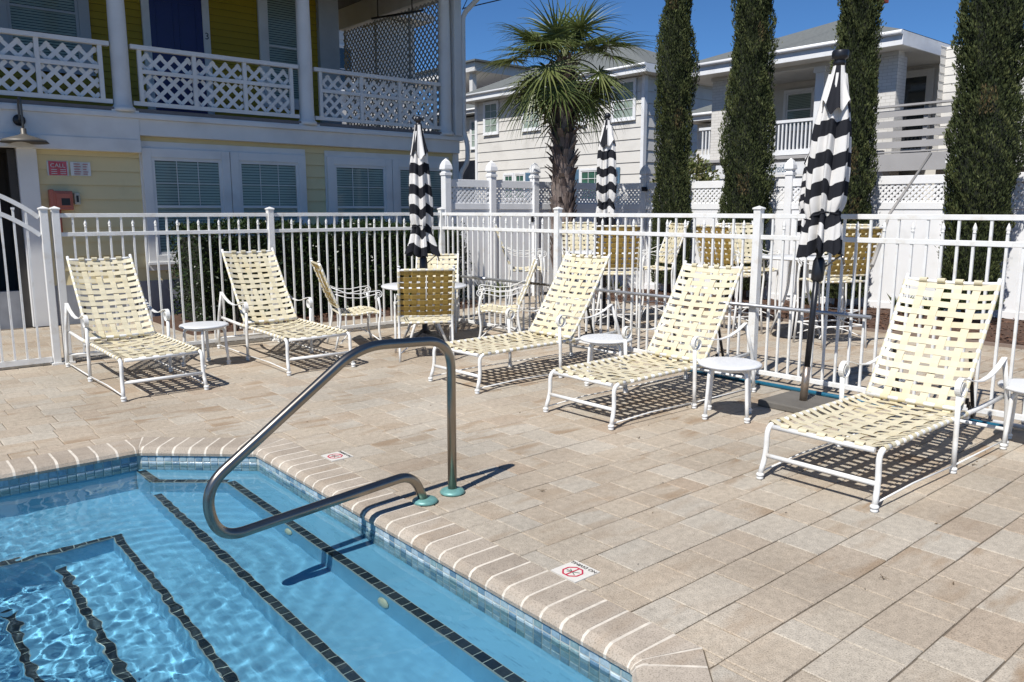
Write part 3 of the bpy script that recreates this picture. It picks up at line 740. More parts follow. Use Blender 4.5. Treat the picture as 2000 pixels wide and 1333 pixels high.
# arched gate
gt = empty('arched_gate', (GP[0] - .15, GP[1], 0), 0, 'white metal gate with a double arched top rail and a small notice', 'gate')
GW = 1.32
def gz(u, top): return top + .30 * math.sin(math.pi * min(max(u / GW, 0), 1)) ** .9
for nm, top in (('arched_rail', 1.525), ('arched_rail', 1.345)):
    q = MB(); q.ribbon([(-u, 0, gz(u, top)) for u in [GW * i / 24 for i in range(25)]], (0, 1, 0), .034, .042); q.build(nm, M['white_metal'], gt)
q = MB(); q.b2(-GW, 0, -.016, .016, .03, .085); q.build('bottom_rail', M['white_metal'], gt)
q = MB(); q.b2(-GW - .03, -GW, -.02, .02, .03, 1.55); q.build('gate_stile', M['white_metal'], gt)
for k in range(1, 12):
    u = GW * k / 12; q = MB(); zt = gz(u, 1.345) - .02 if k % 2 == 0 else gz(u, 1.525) - .02
    q.b2(-u - .0095, -u + .0095, -.0095, .0095, .08, zt)
    if k % 2 == 0: q.b2(-u - .0095, -u + .0095, -.0095, .0095, zt + .04, zt + .12); q.box((-u, 0, zt + .13), (.03, .03, .02))
    q.build('picket', M['white_metal'], gt)
q = MB(); q.b2(-.62, -.42, -.03, -.022, .98, 1.40); n_ = q.build('gate_notice', M['sign_white'], gt)
q = MB(); frame_rect(q, -.61, -.43, .99, 1.39, -.0305, .012, .001); q.build('border', M['door_blue'], n_)
# aluminium pool pole resting along the fence
q = MB(); q.tube([(6.53, 8.75, .70), (6.535, 3.05, .715)], .017, 12); q.tube([(6.53, 8.45, .70), (6.53, 8.2, .7005)], .023, 12)
pp = q.build('pool_pole', mat('aluminium', (.42, .43, .45), .4, metal=.7, var=.15)); tag(pp, 'long grey aluminium pole hung level along the inside of the picket fence', 'pole')
for y in (3.3, 5.9, 8.6):
    k = MB(); k.b2(6.548, 6.592, y - .012, y + .012, .672, .735); k.build('hanger', M['white_metal'], pp)
q = MB(); q.tube([(6.38, 5.05, .02), (6.43, 1.9, .02)], .019, 10)
tag(q.build('blue_pole', mat('blue_pole', (.008, .10, .17), .35)), 'teal blue pole lying on the pavers at the foot of the fence', 'pole')
q = MB(); q.tube([(6.50, 2.05, .03), (6.50, -.4, .03)], .016, 10)
tag(q.build('white_pole', M['white_vinyl']), 'white pole lying on the pavers behind the rightmost lounger', 'pole')

# ---------------- loungers ----------------
def ringband(mb, c, ax, r, wd, n=12, mi=0):
    """a strap wrapped round a tube"""
    c, ax = Vector(c), Vector(ax).normalized(); u = ax.orthogonal().normalized(); v = ax.cross(u); vs = []
    for e in (-1, 1):
        for k in range(n):
            a = 2 * math.pi * k / n; vs.append(c + ax * wd / 2 * e + (u * math.cos(a) + v * math.sin(a)) * r)
    mb.add(vs, [(k, (k + 1) % n, n + (k + 1) % n, n + k) for k in range(n)], True, mi)
def weave(mb, path, yw, nl, wl, nc, wc, rr, sag=.006, jit=.003, ends=(True, True), seed=1, two=False):
    """path: list of (x,z) of the side rail centre line; straps of width wc cross between rails at y=+-yw, nl long straps run along"""
    rg = random.Random(seed)
    P = [Vector((x, 0, z)) for x, z in path]; S = [0]
    for a, b in zip(P, P[1:]): S.append(S[-1] + (b - a).length)
    T = S[-1]
    def at(s):
        s = min(max(s, 0), T)
        for i in range(len(P) - 1):
            if s <= S[i + 1] + 1e-9:
                f = (s - S[i]) / max(S[i + 1] - S[i], 1e-9); t = (P[i + 1] - P[i]).normalized(); return P[i].lerp(P[i + 1], f), t
        return P[-1], (P[-1] - P[-2]).normalized()
    Y = Vector((0, 1, 0)); h = .0028; pitch = T / nc; lp = 2 * yw / (nl + 1)
    ly = [-yw + lp * (j + 1) for j in range(nl)]
    for i in range(nc):
        s = pitch * (i + .5) + rg.uniform(-jit, jit); c, t = at(s); nr = Y.cross(t) * -1
        if nr.z < 0 and abs(nr.z) > .05: nr = -nr
        if abs(t.z) > .9 or True: nr = t.cross(Y) * -1
        sg_ = sag * rg.uniform(.6, 1.4); skew = rg.uniform(-.002, .002)
        pts = []
        def pt(y, off): return c + Y * y + t * skew * (y / yw) - nrm * 0 + nrm * off
        nrm = nr if nr.z >= 0 else -nr
        pts.append(pt(-yw, rr + .0012)); ks = []
        for j, yy in enumerate(ly):
            o = h if (i + j) % 2 == 0 else -h
            dip = -sg_ * (1 - (yy / yw) ** 2)
            if j == 0: pts.append(pt((-yw + yy) / 2 - lp * .1, rr * .35 + dip * .4))
            pts.append(pt(yy - wl * .42, dip + o)); pts.append(pt(yy + wl * .42, dip + o))
            if j == nl - 1: pts.append(pt((yw + yy) / 2 + lp * .1, rr * .35 + dip * .4))
        pts.append(pt(yw, rr + .0012))
        mb.ribbon(pts, t, wc * rg.uniform(.96, 1.03), .0018, mi=0, back=(None, 0, 2)[int(two)])
        for e in (-1, 1): ringband(mb, c + Y * yw * e, t, rr + .0016, wc * .97)
    for j, yy in enumerate(ly):
        pts = []; wv = Y; dy = rg.uniform(-.004, .004)
        def lpnt(s, off):
            c, t = at(s); nrm = t.cross(Y) * -1; nrm = nrm if nrm.z >= 0 else -nrm
            return c + Y * (yy + dy) + nrm * off
        dip = -sag * (1 - (yy / yw) ** 2)
        if ends[0]: pts.append(lpnt(-.0, rr + .002))
        for i in range(nc):
            s = pitch * (i + .5); o = -h if (i + j) % 2 == 0 else h
            pts.append(lpnt(s - wc * .38, dip + o)); pts.append(lpnt(s + wc * .38, dip + o))
        if ends[1]: pts.append(lpnt(T, rr + .002))
        mb.ribbon(pts, Y, wl, .0018, mi=0, back=(None, 2, 0)[int(two)])
        for e, s in ((ends[0], 0), (ends[1], T)):
            if e: c, t = at(s); ringband(mb, c + Y * (yy + dy), Y, rr + .0018, wl)
def foot_cap(mb, x, y):
    mb.lathe([(.016, 0), (.021, .004), (.021, .016), (.015, .02), (.024, .024), (.024, .034), (.016, .042)], (x, y, 0), 14)
def scroll(c, r0, r1, a0, turns, n=26, ax=(1, 0, 0)):
    c, ax = Vector(c), Vector(ax); out = []
    for i in range(n + 1):
        f = i / n; r = r0 + (r1 - r0) * f; a = a0 + turns * 2 * math.pi * f
        out.append(c + ax * r * math.cos(a) + Vector((0, 0, 1)) * r * math.sin(a))
    return out
LABG = 'cream strapped chaise loungers on the pool deck'
def make_lounger(loc, rz, label, top=.50, seed=1, sc_l=1.0):
    """local x: foot end to head end, y across"""
    t = empty('chaise_lounger', loc, rz, label, 'lounger', LABG); t.scale = (sc_l, 1, sc_l); m = M['white_metal']; r = .0165
    ZS, HW = .335, .335; HX = 1.20; bl = .90; bz = math.sqrt(bl * bl - top * top)
    fr = MB()
    for e in (-1, 1): fr.tube(rounded([(.16, e * HW, ZS - .004), (.6, e * HW, ZS), (1.30, e * HW, ZS), (1.84, e * HW, ZS + .015)], .1), r, 10)
    fr.tube([(.045, -HW + .03, ZS - .012), (.045, HW - .03, ZS - .012)], r * .95, 10); fr.tube([(1.25, -HW, ZS - .03), (1.25, HW, ZS - .03)], r * .9, 10)
    fr.build('bed_frame', m, t)
    for e in (-1, 1):
        q = MB(); q.tube(rounded([(-.005, e * (HW + .012), .03), (.035, e * (HW + .004), .15), (.03, e * HW, ZS - .005), (.17, e * HW, ZS - .003)], [.08, .085]), r, 10)
        lg = q.build('foot_leg', m, t); q = MB(); foot_cap(q, -.005, e * (HW + .012)); q.build('glide', m, lg)
        yo = e * (HW + .030)
        q = MB(); q.tube(rounded([(.99, yo, .03), (.985, yo, .25), (.97, yo, .49)], .06), r * .97, 10)
        q.tube([(.985, e * HW, ZS), (.985, yo, ZS)], .011, 8)
        lg = q.build('arm_leg', m, t); q = MB(); foot_cap(q, .99, yo); q.build('glide', m, lg)
        q = MB(); q.tube(rounded([(1.87, yo, .03), (1.84, yo, .30), (1.69, yo, .637)], .12), r * .97, 10)
        q.tube([(1.845, e * HW, ZS + .012), (1.835, yo, ZS + .012)], .011, 8)
        lg = q.build('rear_leg', m, t); q = MB(); foot_cap(q, 1.87, yo); q.build('glide', m, lg)
        q = MB(); sc_ = scroll((.995, yo, .535), .026, .060, R(-60), 510 / 360, 30, ax=(-1, 0, 0)); 
        endp = sc_[-1]
        arm = sc_ + [Vector((1.06, yo, .585)), Vector((1.12, yo, .568)), Vector((1.20, yo, .548)), Vector((1.32, yo, .536)), Vector((1.45, yo, .548)), Vector((1.58, yo, .585)), Vector((1.695, yo, .64))]
        q.ribbon([p for p in arm], (0, 1, 0), .034, .006)
        q.build('armrest', m, t)
        q = MB(); q.tube([(.0, e * (HW + .01), .045), (.45, e * (HW + .02), .06), (.985, yo, .05)], .0055, 6); q.tube([(.985, yo, .05), (1.86, yo, .045)], .0055, 6)
        q.build('tie_rod', m, t)
    q = MB(); q.tube([(.03, -HW, .145), (.03, HW, .145)], r * .85, 10); q.build('foot_crossbar', m, t)
    q = MB(); q.tube([(1.86, -HW - .02, .12), (1.86, HW + .02, .12)], r * .8, 10); q.build('rear_crossbar', m, t)
    # backrest
    BW = .295; ux, uz = top / bl, bz / bl
    bp = [(HX + ux * s, ZS + .02 + uz * s) for s in (0, .2, .4, .6, .8, bl)]
    bp = [(x + .012 * math.sin(math.pi * i / 5), z - .0) for i, (x, z) in enumerate(bp)]
    q = MB()
    for e in (-1, 1): q.tube([(x, e * BW, z) for x, z in bp] + [(bp[-1][0] + ux * .035, e * BW, bp[-1][1] + uz * .035)], .0145, 10)
    q.tube([(bp[0][0], -BW, bp[0][1]), (bp[0][0], BW, bp[0][1])], .0135, 10)
    xt, zt = bp[-1]; q.tube([(xt + .014 * (1 - (i / 5) ** 2), BW * i / 5, zt - .012 * (1 - (i / 5) ** 2)) for i in range(-5, 6)], .0125, 10)
    q.build('backrest_frame', m, t)
    q = MB(); weave(q, bp, BW, 4, .050, 13, .044, .0145, sag=.014, seed=seed); q.build('backrest_webbing', M['strap'], t)
    q = MB(); weave(q, [(.05, ZS), (.3, ZS), (.7, ZS), (1.22, ZS)], HW, 5, .050, 14, .045, r, sag=.020, seed=seed + 50); q.build('seat_webbing', M['strap'], t)
    # ratchet bars that prop the backrest
    for e in (-1, 1):
        q = MB(); q.ribbon([(HX + ux * .42 + .015, e * (BW - .05), ZS + uz * .42), (HX + .38, e * (BW - .05), .27)], (0, 1, 0), .02, .012)
        for k in range(5): q.box((HX + .26 + .03 * k, e * (BW - .05), .36 - .03 * k), (.012, .02, .04))
        q.build('ratchet_bar', M['black'], t)
    return t
make_lounger((4.105, 2.165, 0), 0, 'rightmost lounger, nearest the camera beside the near umbrella base', .47, 1)
make_lounger((4.215, 4.175, 0), R(1.0), 'lounger in front of the white round table at the near umbrella', .49, 2)
make_lounger((4.175, 5.73, 0), R(1.5), 'middle lounger, its foot end beside the tall end of the steel handrail', .51, 3, 1.03)
make_lounger((3.60, 7.18, 0), R(88), 'second lounger from the left, standing by the hedge and facing the pool', .56, 4, 1.06)
make_lounger((2.07, 7.09, 0), R(90), 'leftmost lounger, beside the arched gate', .58, 5, 1.06)

# ---------------- small side tables ----------------
def side_table(loc, rz, label):
    t = empty('side_table', loc, rz, label, 'side table', 'round white side tables between loungers')
    q = MB(); q.lathe([(0, .405), (.215, .405), (.240, .412), (.243, .425), (.236, .434), (.21, .437), (0, .434)], n=44); q.build('table_top', mat_top, t)
    for k in range(4):
        a = R(45 + 90 * k); c, s = math.cos(a), math.sin(a)
        q = MB(); q.tube(rounded([(.10 * c, .10 * s, .395), (.195 * c, .195 * s, .385), (.205 * c, .205 * s, .22), (.222 * c, .222 * s, .02)], [.06, .08]), .0145, 10)
        lg = q.build('leg', M['white_metal'], t); q = MB(); foot_cap(q, .222 * c, .222 * s); q.build('glide', M['white_metal'], lg)
    q = MB(); q.tube([(.15 * math.cos(a), .15 * math.sin(a), .388) for a in [2 * math.pi * i / 24 for i in range(24)]], .009, 8, closed=True); q.build('ring', M['white_metal'], t)
    return t
mat_top = mat('table_top', (.70, .71, .72), .35, var=.05, vscale=3)
side_table((5.20, 3.50, 0), R(30), 'round white side table beside the near umbrella base')
side_table((5.36, 4.95, 0), R(38), 'round white side table between the middle lounger and the next one right')
side_table((2.83, 8.25, 0), R(20), 'round white side table between the two leftmost loungers')
side_table((6.07, 1.66, 0), R(12), 'round white side table cut off by the right edge of the photo')

# ---------------- strapped chairs, stools and round tables ----------------
def make_chair(name, loc, rz, label, cat, group, zs=.43, back=.56, W_=.57, seed=3, fold=0):
    """faces local +x"""
    t = empty(name, loc, rz, label, cat, group); m = M['white_metal']; HW = W_ / 2; r = .0135
    for e in (-1, 1):
        q = MB(); q.tube(rounded([(-.30, e * HW, .0), (-.245, e * HW, zs * .55), (-.225, e * HW, zs), (-.35, e * HW, zs + back * .55), (-.455, e * HW, zs + back + .03)], [.1, .12, .2]), r, 8)
        q.lathe([(.017, 0), (.017, .012), (.012, .016)], (-.455, e * HW, zs + back + .028), 8); q.build('rear_leg', m, t)
        yo = e * (HW + .025)
        q = MB(); q.tube(rounded([(.25, yo, 0), (.20, yo, zs * .5), (.235, yo, zs), (.21, yo, zs + .16)], .1), r, 8); q.build('front_leg', m, t)
        q = MB()
        sc_ = scroll((.215, yo, zs + .20), .014, .045, R(-60), 510 / 360, 22, ax=(1, 0, 0))
        a1 = sc_ + [Vector((.12, yo, zs + .235)), Vector((0, yo, zs + .215)), Vector((-.15, yo, zs + .225)), Vector((-.33, yo * .98, zs + .30))]
        q.tube(a1, .0058, 6)
        sc2 = scroll((.20, yo, zs + .155), .012, .036, R(60), -.9, 16, ax=(1, 0, 0)); q.tube(sc2, .0055, 6)
        q.tube([(.235, yo, zs + .19), (.16, yo, zs + .20), (0, yo, zs + .165), (-.15, yo, zs + .175), (-.29, yo * .98, zs + .22)], .0055, 6)
        q.build('armrest', m, t)
    q = MB()
    for e in (-1, 1): q.tube(rounded([(-.225, e * HW, zs - .02), (-.05, e * HW, zs - .035), (.12, e * HW, zs - .005), (.26, e * HW, zs - .03)], .1), .012, 8)
    q.tube([(-.225, -HW, zs - .02), (-.225, HW, zs - .02)], .012, 8); q.tube([(.26, -HW, zs - .03), (.26, HW, zs - .03)], .012, 8)
    for e in (-1, 1): q.tube([(.235, e * HW, zs - .02), (.235, e * (HW + .025), zs - .02)], .009, 6)
    q.build('seat_frame', m, t)
    u = Vector((-.33 + .225, 0, back * .55)); top = (-.40, zs + back)
    bp = [(-.245, zs + .055), (-.30, zs + back * .30), (-.353, zs + back * .55), (-.405, zs + back * .8), (-.448, zs + back)]
    q = MB(); q.tube([(bp[0][0], -HW, bp[0][1]), (bp[0][0], HW, bp[0][1])], .012, 8); q.tube([(bp[-1][0], -HW, bp[-1][1]), (bp[-1][0], HW, bp[-1][1])], .012, 8); q.tube([(bp[0][0], 0, bp[0][1]), (bp[2][0] - .012, 0, bp[2][1]), (bp[-1][0], 0, bp[-1][1])], .005, 6); q.build('backrest_frame', m, t)
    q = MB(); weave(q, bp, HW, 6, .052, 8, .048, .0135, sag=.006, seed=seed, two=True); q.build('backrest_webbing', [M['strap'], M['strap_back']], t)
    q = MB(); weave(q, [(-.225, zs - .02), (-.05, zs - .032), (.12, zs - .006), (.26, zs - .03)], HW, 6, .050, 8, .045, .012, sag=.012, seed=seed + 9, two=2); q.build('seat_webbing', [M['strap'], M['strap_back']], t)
    q = MB()
    if zs > .6:
        zf = .26
        for e in (-1, 1): q.tube(rounded([(-.27, e * HW, zf), (0, e * (HW - .01), zf - .01), (.225, e * (HW + .02), zf)], .1), .009, 8)
        q.tube([(.225, -HW - .02, zf), (.225, HW + .02, zf)], .011, 8); q.tube([(-.27, -HW, zf), (-.27, HW, zf)], .009, 8)
        for e in (-1, 1): q.tube([(.22 * e + .0, -HW, .10 + .02)] + [(.22 * e * (1 - i / 4), -HW * (1 - i / 4), .12 + .10 * math.sin(math.pi / 2 * i / 4)) for i in range(1, 5)], .007, 6)
        for e in (-1, 1): q.tube([(.22 * e + .0, HW, .12)] + [(.22 * e * (1 - i / 4), HW * (1 - i / 4), .12 + .10 * math.sin(math.pi / 2 * i / 4)) for i in range(1, 5)], .007, 6)
    else:
        for e in (-1, 1):
            for f_ in (-1, 1): q.tube([(.24 * e * (1 - i / 6), f_ * HW * (1 - i / 6), .07 + .13 * math.sin(math.pi / 2 * i / 6)) for i in range(7)], .007, 6)
    q.build('leg_brace', m, t)
    return t
GD = 'strapped dining chairs round the low table'; GB = 'tall strapped bar chairs beyond the fence'
def face(p, c): return math.atan2(c[1] - p[1], c[0] - p[0])
TA = (5.42, 8.02)
make_chair('dining_chair', (4.86, 7.20, 0), R(60), 'dining chair seen from behind, between the steel handrail and the round table', 'chair', GD, seed=11)
make_chair('dining_chair', (4.66, 8.36, 0), R(-18), 'dining chair seen side on left of the round table, facing right', 'chair', GD, seed=12)
make_chair('dining_chair', (6.10, 7.42, 0), R(140), 'dining chair seen side on right of the round table, behind the middle lounger', 'chair', GD, seed=13)
make_chair('dining_chair', (6.05, 8.72, 0), R(228), 'dining chair on the far side of the round table, facing the camera', 'chair', GD, seed=14)
def round_table(loc, R_, h, label, name='round_table'):
    t = empty(name, (*loc, 0), R(20), label, 'table')
    q = MB(); q.lathe([(.03, h - .03), (R_ - .03, h - .03), (R_ - .004, h - .022), (R_, h - .01), (R_ - .006, h), (.03, h)], n=48); q.build('table_top', mat_top, t)
    for k in range(4):
        a = R(90 * k); c, s = math.cos(a), math.sin(a); q = MB()
        q.tube(rounded([(.10 * c, .10 * s, h - .03), (.12 * c, .12 * s, h * .55), (R_ * .62 * c, R_ * .62 * s, .02)], .15), .017, 8); q.build('leg', M['white_metal'], t)
    q = MB(); q.tube([(.12 * math.cos(2 * math.pi * i / 20), .12 * math.sin(2 * math.pi * i / 20), h * .5) for i in range(20)], .009, 6, closed=True); q.build('ring', M['white_metal'], t)
    return t
round_table(TA, .52, .70, 'low round white dining table around the middle striped umbrella')
TB = (8.30, 7.72); TC = (9.29, 5.30)
round_table(TB, .50, 1.02, 'tall round bar table left of the cypresses, beyond the fence', 'bar_table')
round_table(TC, .50, 1.02, 'tall round bar table behind the near umbrella, beyond the fence', 'bar_table')
for p, lb, sd in [((8.80, 8.60), 'bar chair on the far side of the left bar table, its cream front showing', 21), ((7.80, 7.11), 'bar chair with its ochre back to the camera at the left bar table', 22),
                  ((8.90, 7.42), 'bar chair turned sideways right of the left bar table, against a cypress', 23), ((7.42, 8.40), 'bar chair left of the left bar table, below the palm', 24)]:
    make_chair('bar_chair', (*p, 0), face(p, TB), lb, 'bar chair', GB, zs=.80, back=.60, seed=sd)
for p, lb, sd in [((8.98, 4.68), 'bar chair with its ochre back showing right of the near umbrella pole', 31), ((8.86, 5.98), 'bar chair with an ochre back left of the near umbrella, left of the fence post', 32),
                  ((9.82, 6.36), 'bar chair with a cream front, on the far side of the right bar table', 33), ((10.18, 5.32), 'bar chair on the far right side of the right bar table', 34)]:
    make_chair('bar_chair', (*p, 0), face(p, TC) if sd != 32 else R(-6), lb, 'bar chair', GB, zs=.80, back=.60, seed=sd)

# ---------------- folded umbrellas ----------------
M['canvas_black'] = mat('canvas_black', (.016, .017, .022), .85, spec=.2, bump=.3, bscale=300)
M['canvas_white'] = mat('canvas_white', (.78, .76, .73), .85, spec=.2, var=.06, vscale=6, bump=.3, bscale=300, trans=((.7, .68, .64), .12))
M['pole_black'] = mat('pole_black', (.02, .021, .026), .35, metal=.3)
def umbrella(loc, label, top=2.75, bot=1.27, lean=(0, 0), rz=0, seed=1, finial='urn', rr=.175, nb=9, base='slab', flare=1.0, twist=0.0):
    t = empty('folded_umbrella', (*loc, 0), rz, label, 'umbrella', 'folded black and white striped umbrellas')
    rg = random.Random(seed)
    lx, ly = lean
    sk = lambda v: (v[0] + lx * v[2], v[1] + ly * v[2], v[2])
    H = top - bot
    def done(q, nm, mt):
        q.v = [sk(v) for v in q.v]; return q.build(nm, mt, t)
    q = MB(); q.tube([(0, 0, .04), (0, 0, top - .08)], .021, 14); q.tube([(0, 0, .3), (0, 0, bot - .15)], .024, 14); done(q, 'pole', M['pole_black'])
    q = MB(); q.lathe([(.03, 0), (.048, .02), (.05, .07), (.045, .17), (.028, .2)], (.012, 0, bot - .24), 14); hs = done(q, 'crank_housing', M['pole_black'])
    q = MB(); q.tube([(.03, -.02, bot - .14), (.10, -.10, bot - .05), (.13, -.13, bot - .02)], .007, 6); q.tube([(.13, -.13, bot - .03), (.15, -.14, bot - .10)], .009, 8); q.v = [sk(v) for v in q.v]; q.build('crank_handle', M['steel'], hs)
    # main folded canopy, eight gathered folds
    nth = 96; ph = [rg.uniform(0, 6.28) for _ in range(4)]; NF = 8
    def rad(f, th):      # f: 0 at the shoulder, 1 at the hem
        base_ = rr * (np.interp(f, [0, .12, .32, .55, .73, .79, .83, 1.0], [.40, .62, .90, 1.0, .96, .74, .86, 1.0 * flare]))
        fold = .15 + .12 * f if f < .83 else .30
        w_ = math.cos(NF * th + ph[0] + 1.6 * math.sin(th * 2 + ph[1]) + twist * f)
        return base_ * (1 + fold * (abs(w_) ** .7 * (1 if w_ > 0 else -1.15)) + .10 * math.sin(2 * th + ph[2] + f * 1.5) + .05 * math.sin(19 * th + ph[3] + 6 * f) + .07 * math.sin(5 * th + ph[1] + 7 * f) * f + .05 * math.sin(11 * th - 9 * f + ph[0]) * f)
    bands = [.28, .365, .45, .53, .61, .69, .775, .85, .925, 1.0]; nb = 9; q = MB(); sub = 3; rows = []
    for b in range(nb):
        for k in range(sub): rows.append((bands[b] + (bands[b + 1] - bands[b]) * k / sub, b))
    rows.append((1.0, nb)); rows = [(.03, -1), (.1, -1), (.19, -1)] + rows
    vs = []
    for f, b in rows:
        for k in range(nth):
            th = 2 * math.pi * k / nth; r_ = rad(f, th)
            zig = (.034 * math.sin(NF / 2 * th + ph[0] / 2) + .02 * math.sin(th + ph[2]) + .008 * math.sin(9 * th + ph[1])) * min(1, f * 1.6)
            hem = -.03 * (f - .86) / .14 * math.cos(NF * th + ph[0]) if f > .86 else 0
            z = top - .13 - (H - .13) * f + zig + hem
            vs.append((r_ * math.cos(th), r_ * math.sin(th), z))
    for i in range(len(rows) - 1):
        mi = 0 if rows[i][1] % 2 == 0 else 1

        for k in range(nth):
            kk = (k + 1) % nth; q.f.append((i * nth + k, i * nth + kk, (i + 1) * nth + kk, (i + 1) * nth + k)); q.m.append(mi); q.s.append(True)
    q.v = vs; done(q, 'canopy', [M['canvas_black'], M['canvas_white']])
    # vented cap with radial stripes
    q = MB(); vs = []; NR = 10; nth2 = 64
    for i in range(NR + 1):
        f = i / NR
        for k in range(nth2):
            th = 2 * math.pi * k / nth2; w_ = math.cos(8 * th + 1.2)
            r_ = .042 + (rr * 1.0 - .042) * f ** 1.15; r_ *= 1 + .12 * f * w_ + .14 * f * math.sin(2 * th + ph[1])
            z = top - .10 - .33 * (H / 1.5) * f + .035 * f * f * math.cos(4 * th + ph[3]) + (.03 * w_ * f ** 3)
            vs.append((r_ * math.cos(th), r_ * math.sin(th), z))
    for i in range(NR):
        for k in range(nth2):
            kk = (k + 1) % nth2; q.f.append((i * nth2 + k, i * nth2 + kk, (i + 1) * nth2 + kk, (i + 1) * nth2 + k)); q.m.append((k // 8) % 2 if i < NR - 1 or (k // 8) % 2 == 0 else 1); q.s.append(True)
    q.v = vs; done(q, 'top_vent', [M['canvas_black'], M['canvas_white']])
    q = MB(); tf = .15; fr_ = .80; 
    pts = []
    for k in range(40):
        th = 2 * math.pi * k / 40; pts.append(((rad(.79, th) + .006) * math.cos(th), (rad(.79, th) + .006) * math.sin(th), top - .13 - (H - .13) * .79 + .02 * math.sin(th * 2)))
    q.tube(pts, .009, 6, closed=True); done(q, 'tie_strap', M['canvas_black'])
    q = MB()
    if finial == 'urn': q.lathe([(.0, 0), (.045, 0), (.046, .03), (.04, .05), (.058, .055), (.062, .07), (.062, .105), (.056, .115), (0, .118)], (0, 0, top - .115), 24)
    else: q.lathe([(.0, 0), (.040, 0), (.040, .03), (.025, .045)] + [(.042 * math.sin(a), .082 - .042 * math.cos(a)) for a in [R(40 + 14 * i) for i in range(11)]], (0, 0, top - .12), 24)
    done(q, 'finial', M['pole_black'])
    q = MB()
    if base == 'slab':
        q.b2(-.26, .26, -.26, .26, 0, .055); sl_ = q.build('base_slab', mat('base_stone', (.13, .12, .105), .7, var=.2, bump=.2), t, bevel=.01)
        q = MB(); q.tube([(0, 0, .05), (lx * .34, ly * .34, .34)], .031, 16); q.tube([(.0, .0, .26), (.055, .03, .26)], .006, 8); q.build('base_sleeve', M['sleeve'], t)
    else:
        q.lathe([(.28, 0), (.285, .02), (.25, .05), (.17, .09), (.07, .13), (.035, .16), (.03, .32), (0, .32)], (0, 0, 0), 36); q.build('base_dome', M['pole_black'], t)
    return t
M['sleeve'] = mat('sleeve', (.40, .33, .27), .3, metal=.8, var=.2, vscale=20)
umbrella((5.94, 3.28), 'nearest folded umbrella, on a slab base beside the rightmost lounger', 2.80, 1.27, lean=(.020, -.036), seed=4, finial='urn', rr=.124, nb=9, flare=1.0)
umbrella(TA, 'folded umbrella standing through the low round dining table', 2.69, 1.09, seed=8, finial='ball', rr=.114, nb=9, base='dome', lean=(-.008, .012), flare=1.35)
umbrella(TB, 'folded umbrella through the left bar table, against the pale grey house', 2.92, 1.40, seed=15, finial='ball', rr=.128, nb=9, base='dome')
umbrella(TC, 'folded umbrella mostly hidden behind the nearest one, through the right bar table', 2.55, 1.33, seed=23, finial='ball', rr=.128, nb=9, base='dome', lean=(.043, -.037))

# ---------------- pool handrail, fittings and deck notices ----------------
hr = empty('pool_handrail', (0, 0, 0), 0, 'bent stainless steel handrail arching from the deck over the pool steps', 'handrail')
yh = 3.50
path = rounded([(2.547, yh + .02, .0), (2.535, yh, .895), (1.955, yh - .02, .925), (1.142, yh - .02, .362), (1.195, yh - .02, .108), (2.262, yh - .01, .185), (2.345, yh, .0)], [.17, .15, .17, .17, .12], 12)
q = MB(); q.tube(path, .0255, 20); q.build('tube_rail', M['steel'], hr)
M['escutcheon'] = mat('escutcheon', (.17, .37, .34), .45, metal=.3, var=.25, vscale=30)
for x, y in ((2.547, yh + .02), (2.345, yh)):
    q = MB(); q.lathe([(.070, 0.003), (.072, .010), (.064, .020), (.045, .027), (.029, .03)], (x, y, 0), 32); q.build('escutcheon', M['escutcheon'], hr)
tag_ = lambda o, l, c, g=None: tag(o, l, c, g)
q = MB(); q.lathe([(.0, .014), (.034, .012), (.042, .004), (.044, 0)], (0, 0, 0), 28, M=Matrix.Rotation(R(-90), 3, 'Y'))
pl = q.build('pool_fitting', mat('fitting', (.60, .58, .42), .4)); pl.location = (XL[0] - .002, 3.03, -.345); tag(pl, 'round cream fitting set in the riser below the first step', 'pool fitting')
q = MB(); q.lathe([(.0, .014), (.03, .012), (.036, .004), (.038, 0)], (0, 0, 0), 24, M=Matrix.Rotation(R(-90), 3, 'Y'))
pl2 = q.build('pool_fitting', bpy.data.materials['fitting']); pl2.location = (XL[0] - .001, 4.05, -.33); tag(pl2, 'small round fitting in the riser seen inside the loop of the handrail', 'pool fitting')
for o in (pl, pl2): o.cycles.is_caustics_receiver = True
M['notice_red'] = mat('notice_red', (.50, .03, .07), .5); M['notice_white'] = mat('notice_white', (.66, .63, .57), .45, var=.08, vscale=30)
def no_diving(loc, label):
    t = empty('no_diving_tile', loc, R(90), label, 'deck tile', 'no diving tiles set in the deck edge')
    q = MB(); q.b2(-.078, .078, -.078, .078, -.01, .0); q.build('tile', M['notice_white'], t)
    q = MB()
    oc = [(.047 * math.cos(R(22.5 + 45 * i)), .016 + .047 * math.sin(R(22.5 + 45 * i)), .0012) for i in range(8)]
    for a, b in zip(oc, oc[1:] + oc[:1]): q.ribbon([a, b], (b[1] - a[1], a[0] - b[0], 0), .0075, .0012)
    q.ribbon([(0, -.027, .0014), (0, .059, .0014)], (1, 0, 0), .0065, .0012); q.build('prohibition_mark', M['notice_red'], t)
    q = MB()
    for a, b in (((-.030, .002), (.022, .032)), ((-.028, .034), (.026, .004)), ((.0, .016), (.034, .020))): q.ribbon([(*a, .0010), (*b, .0010)], (b[1] - a[1], a[0] - b[0], 0), .004, .0008)
    q.build('diver_figure', mat('figure_grey', (.07, .11, .09), .6), t)
    text_mesh('NO DIVING', .029, (0, -.056, .0016), M['black'], (0, 0, 0), 'lettering', t, extr=.0004, sx=1.0)
    return t
a = no_diving((2.372, 2.35, .006), 'white no diving tile on the deck at the near end of the coping'); a.rotation_euler = (0, 0, R(90))
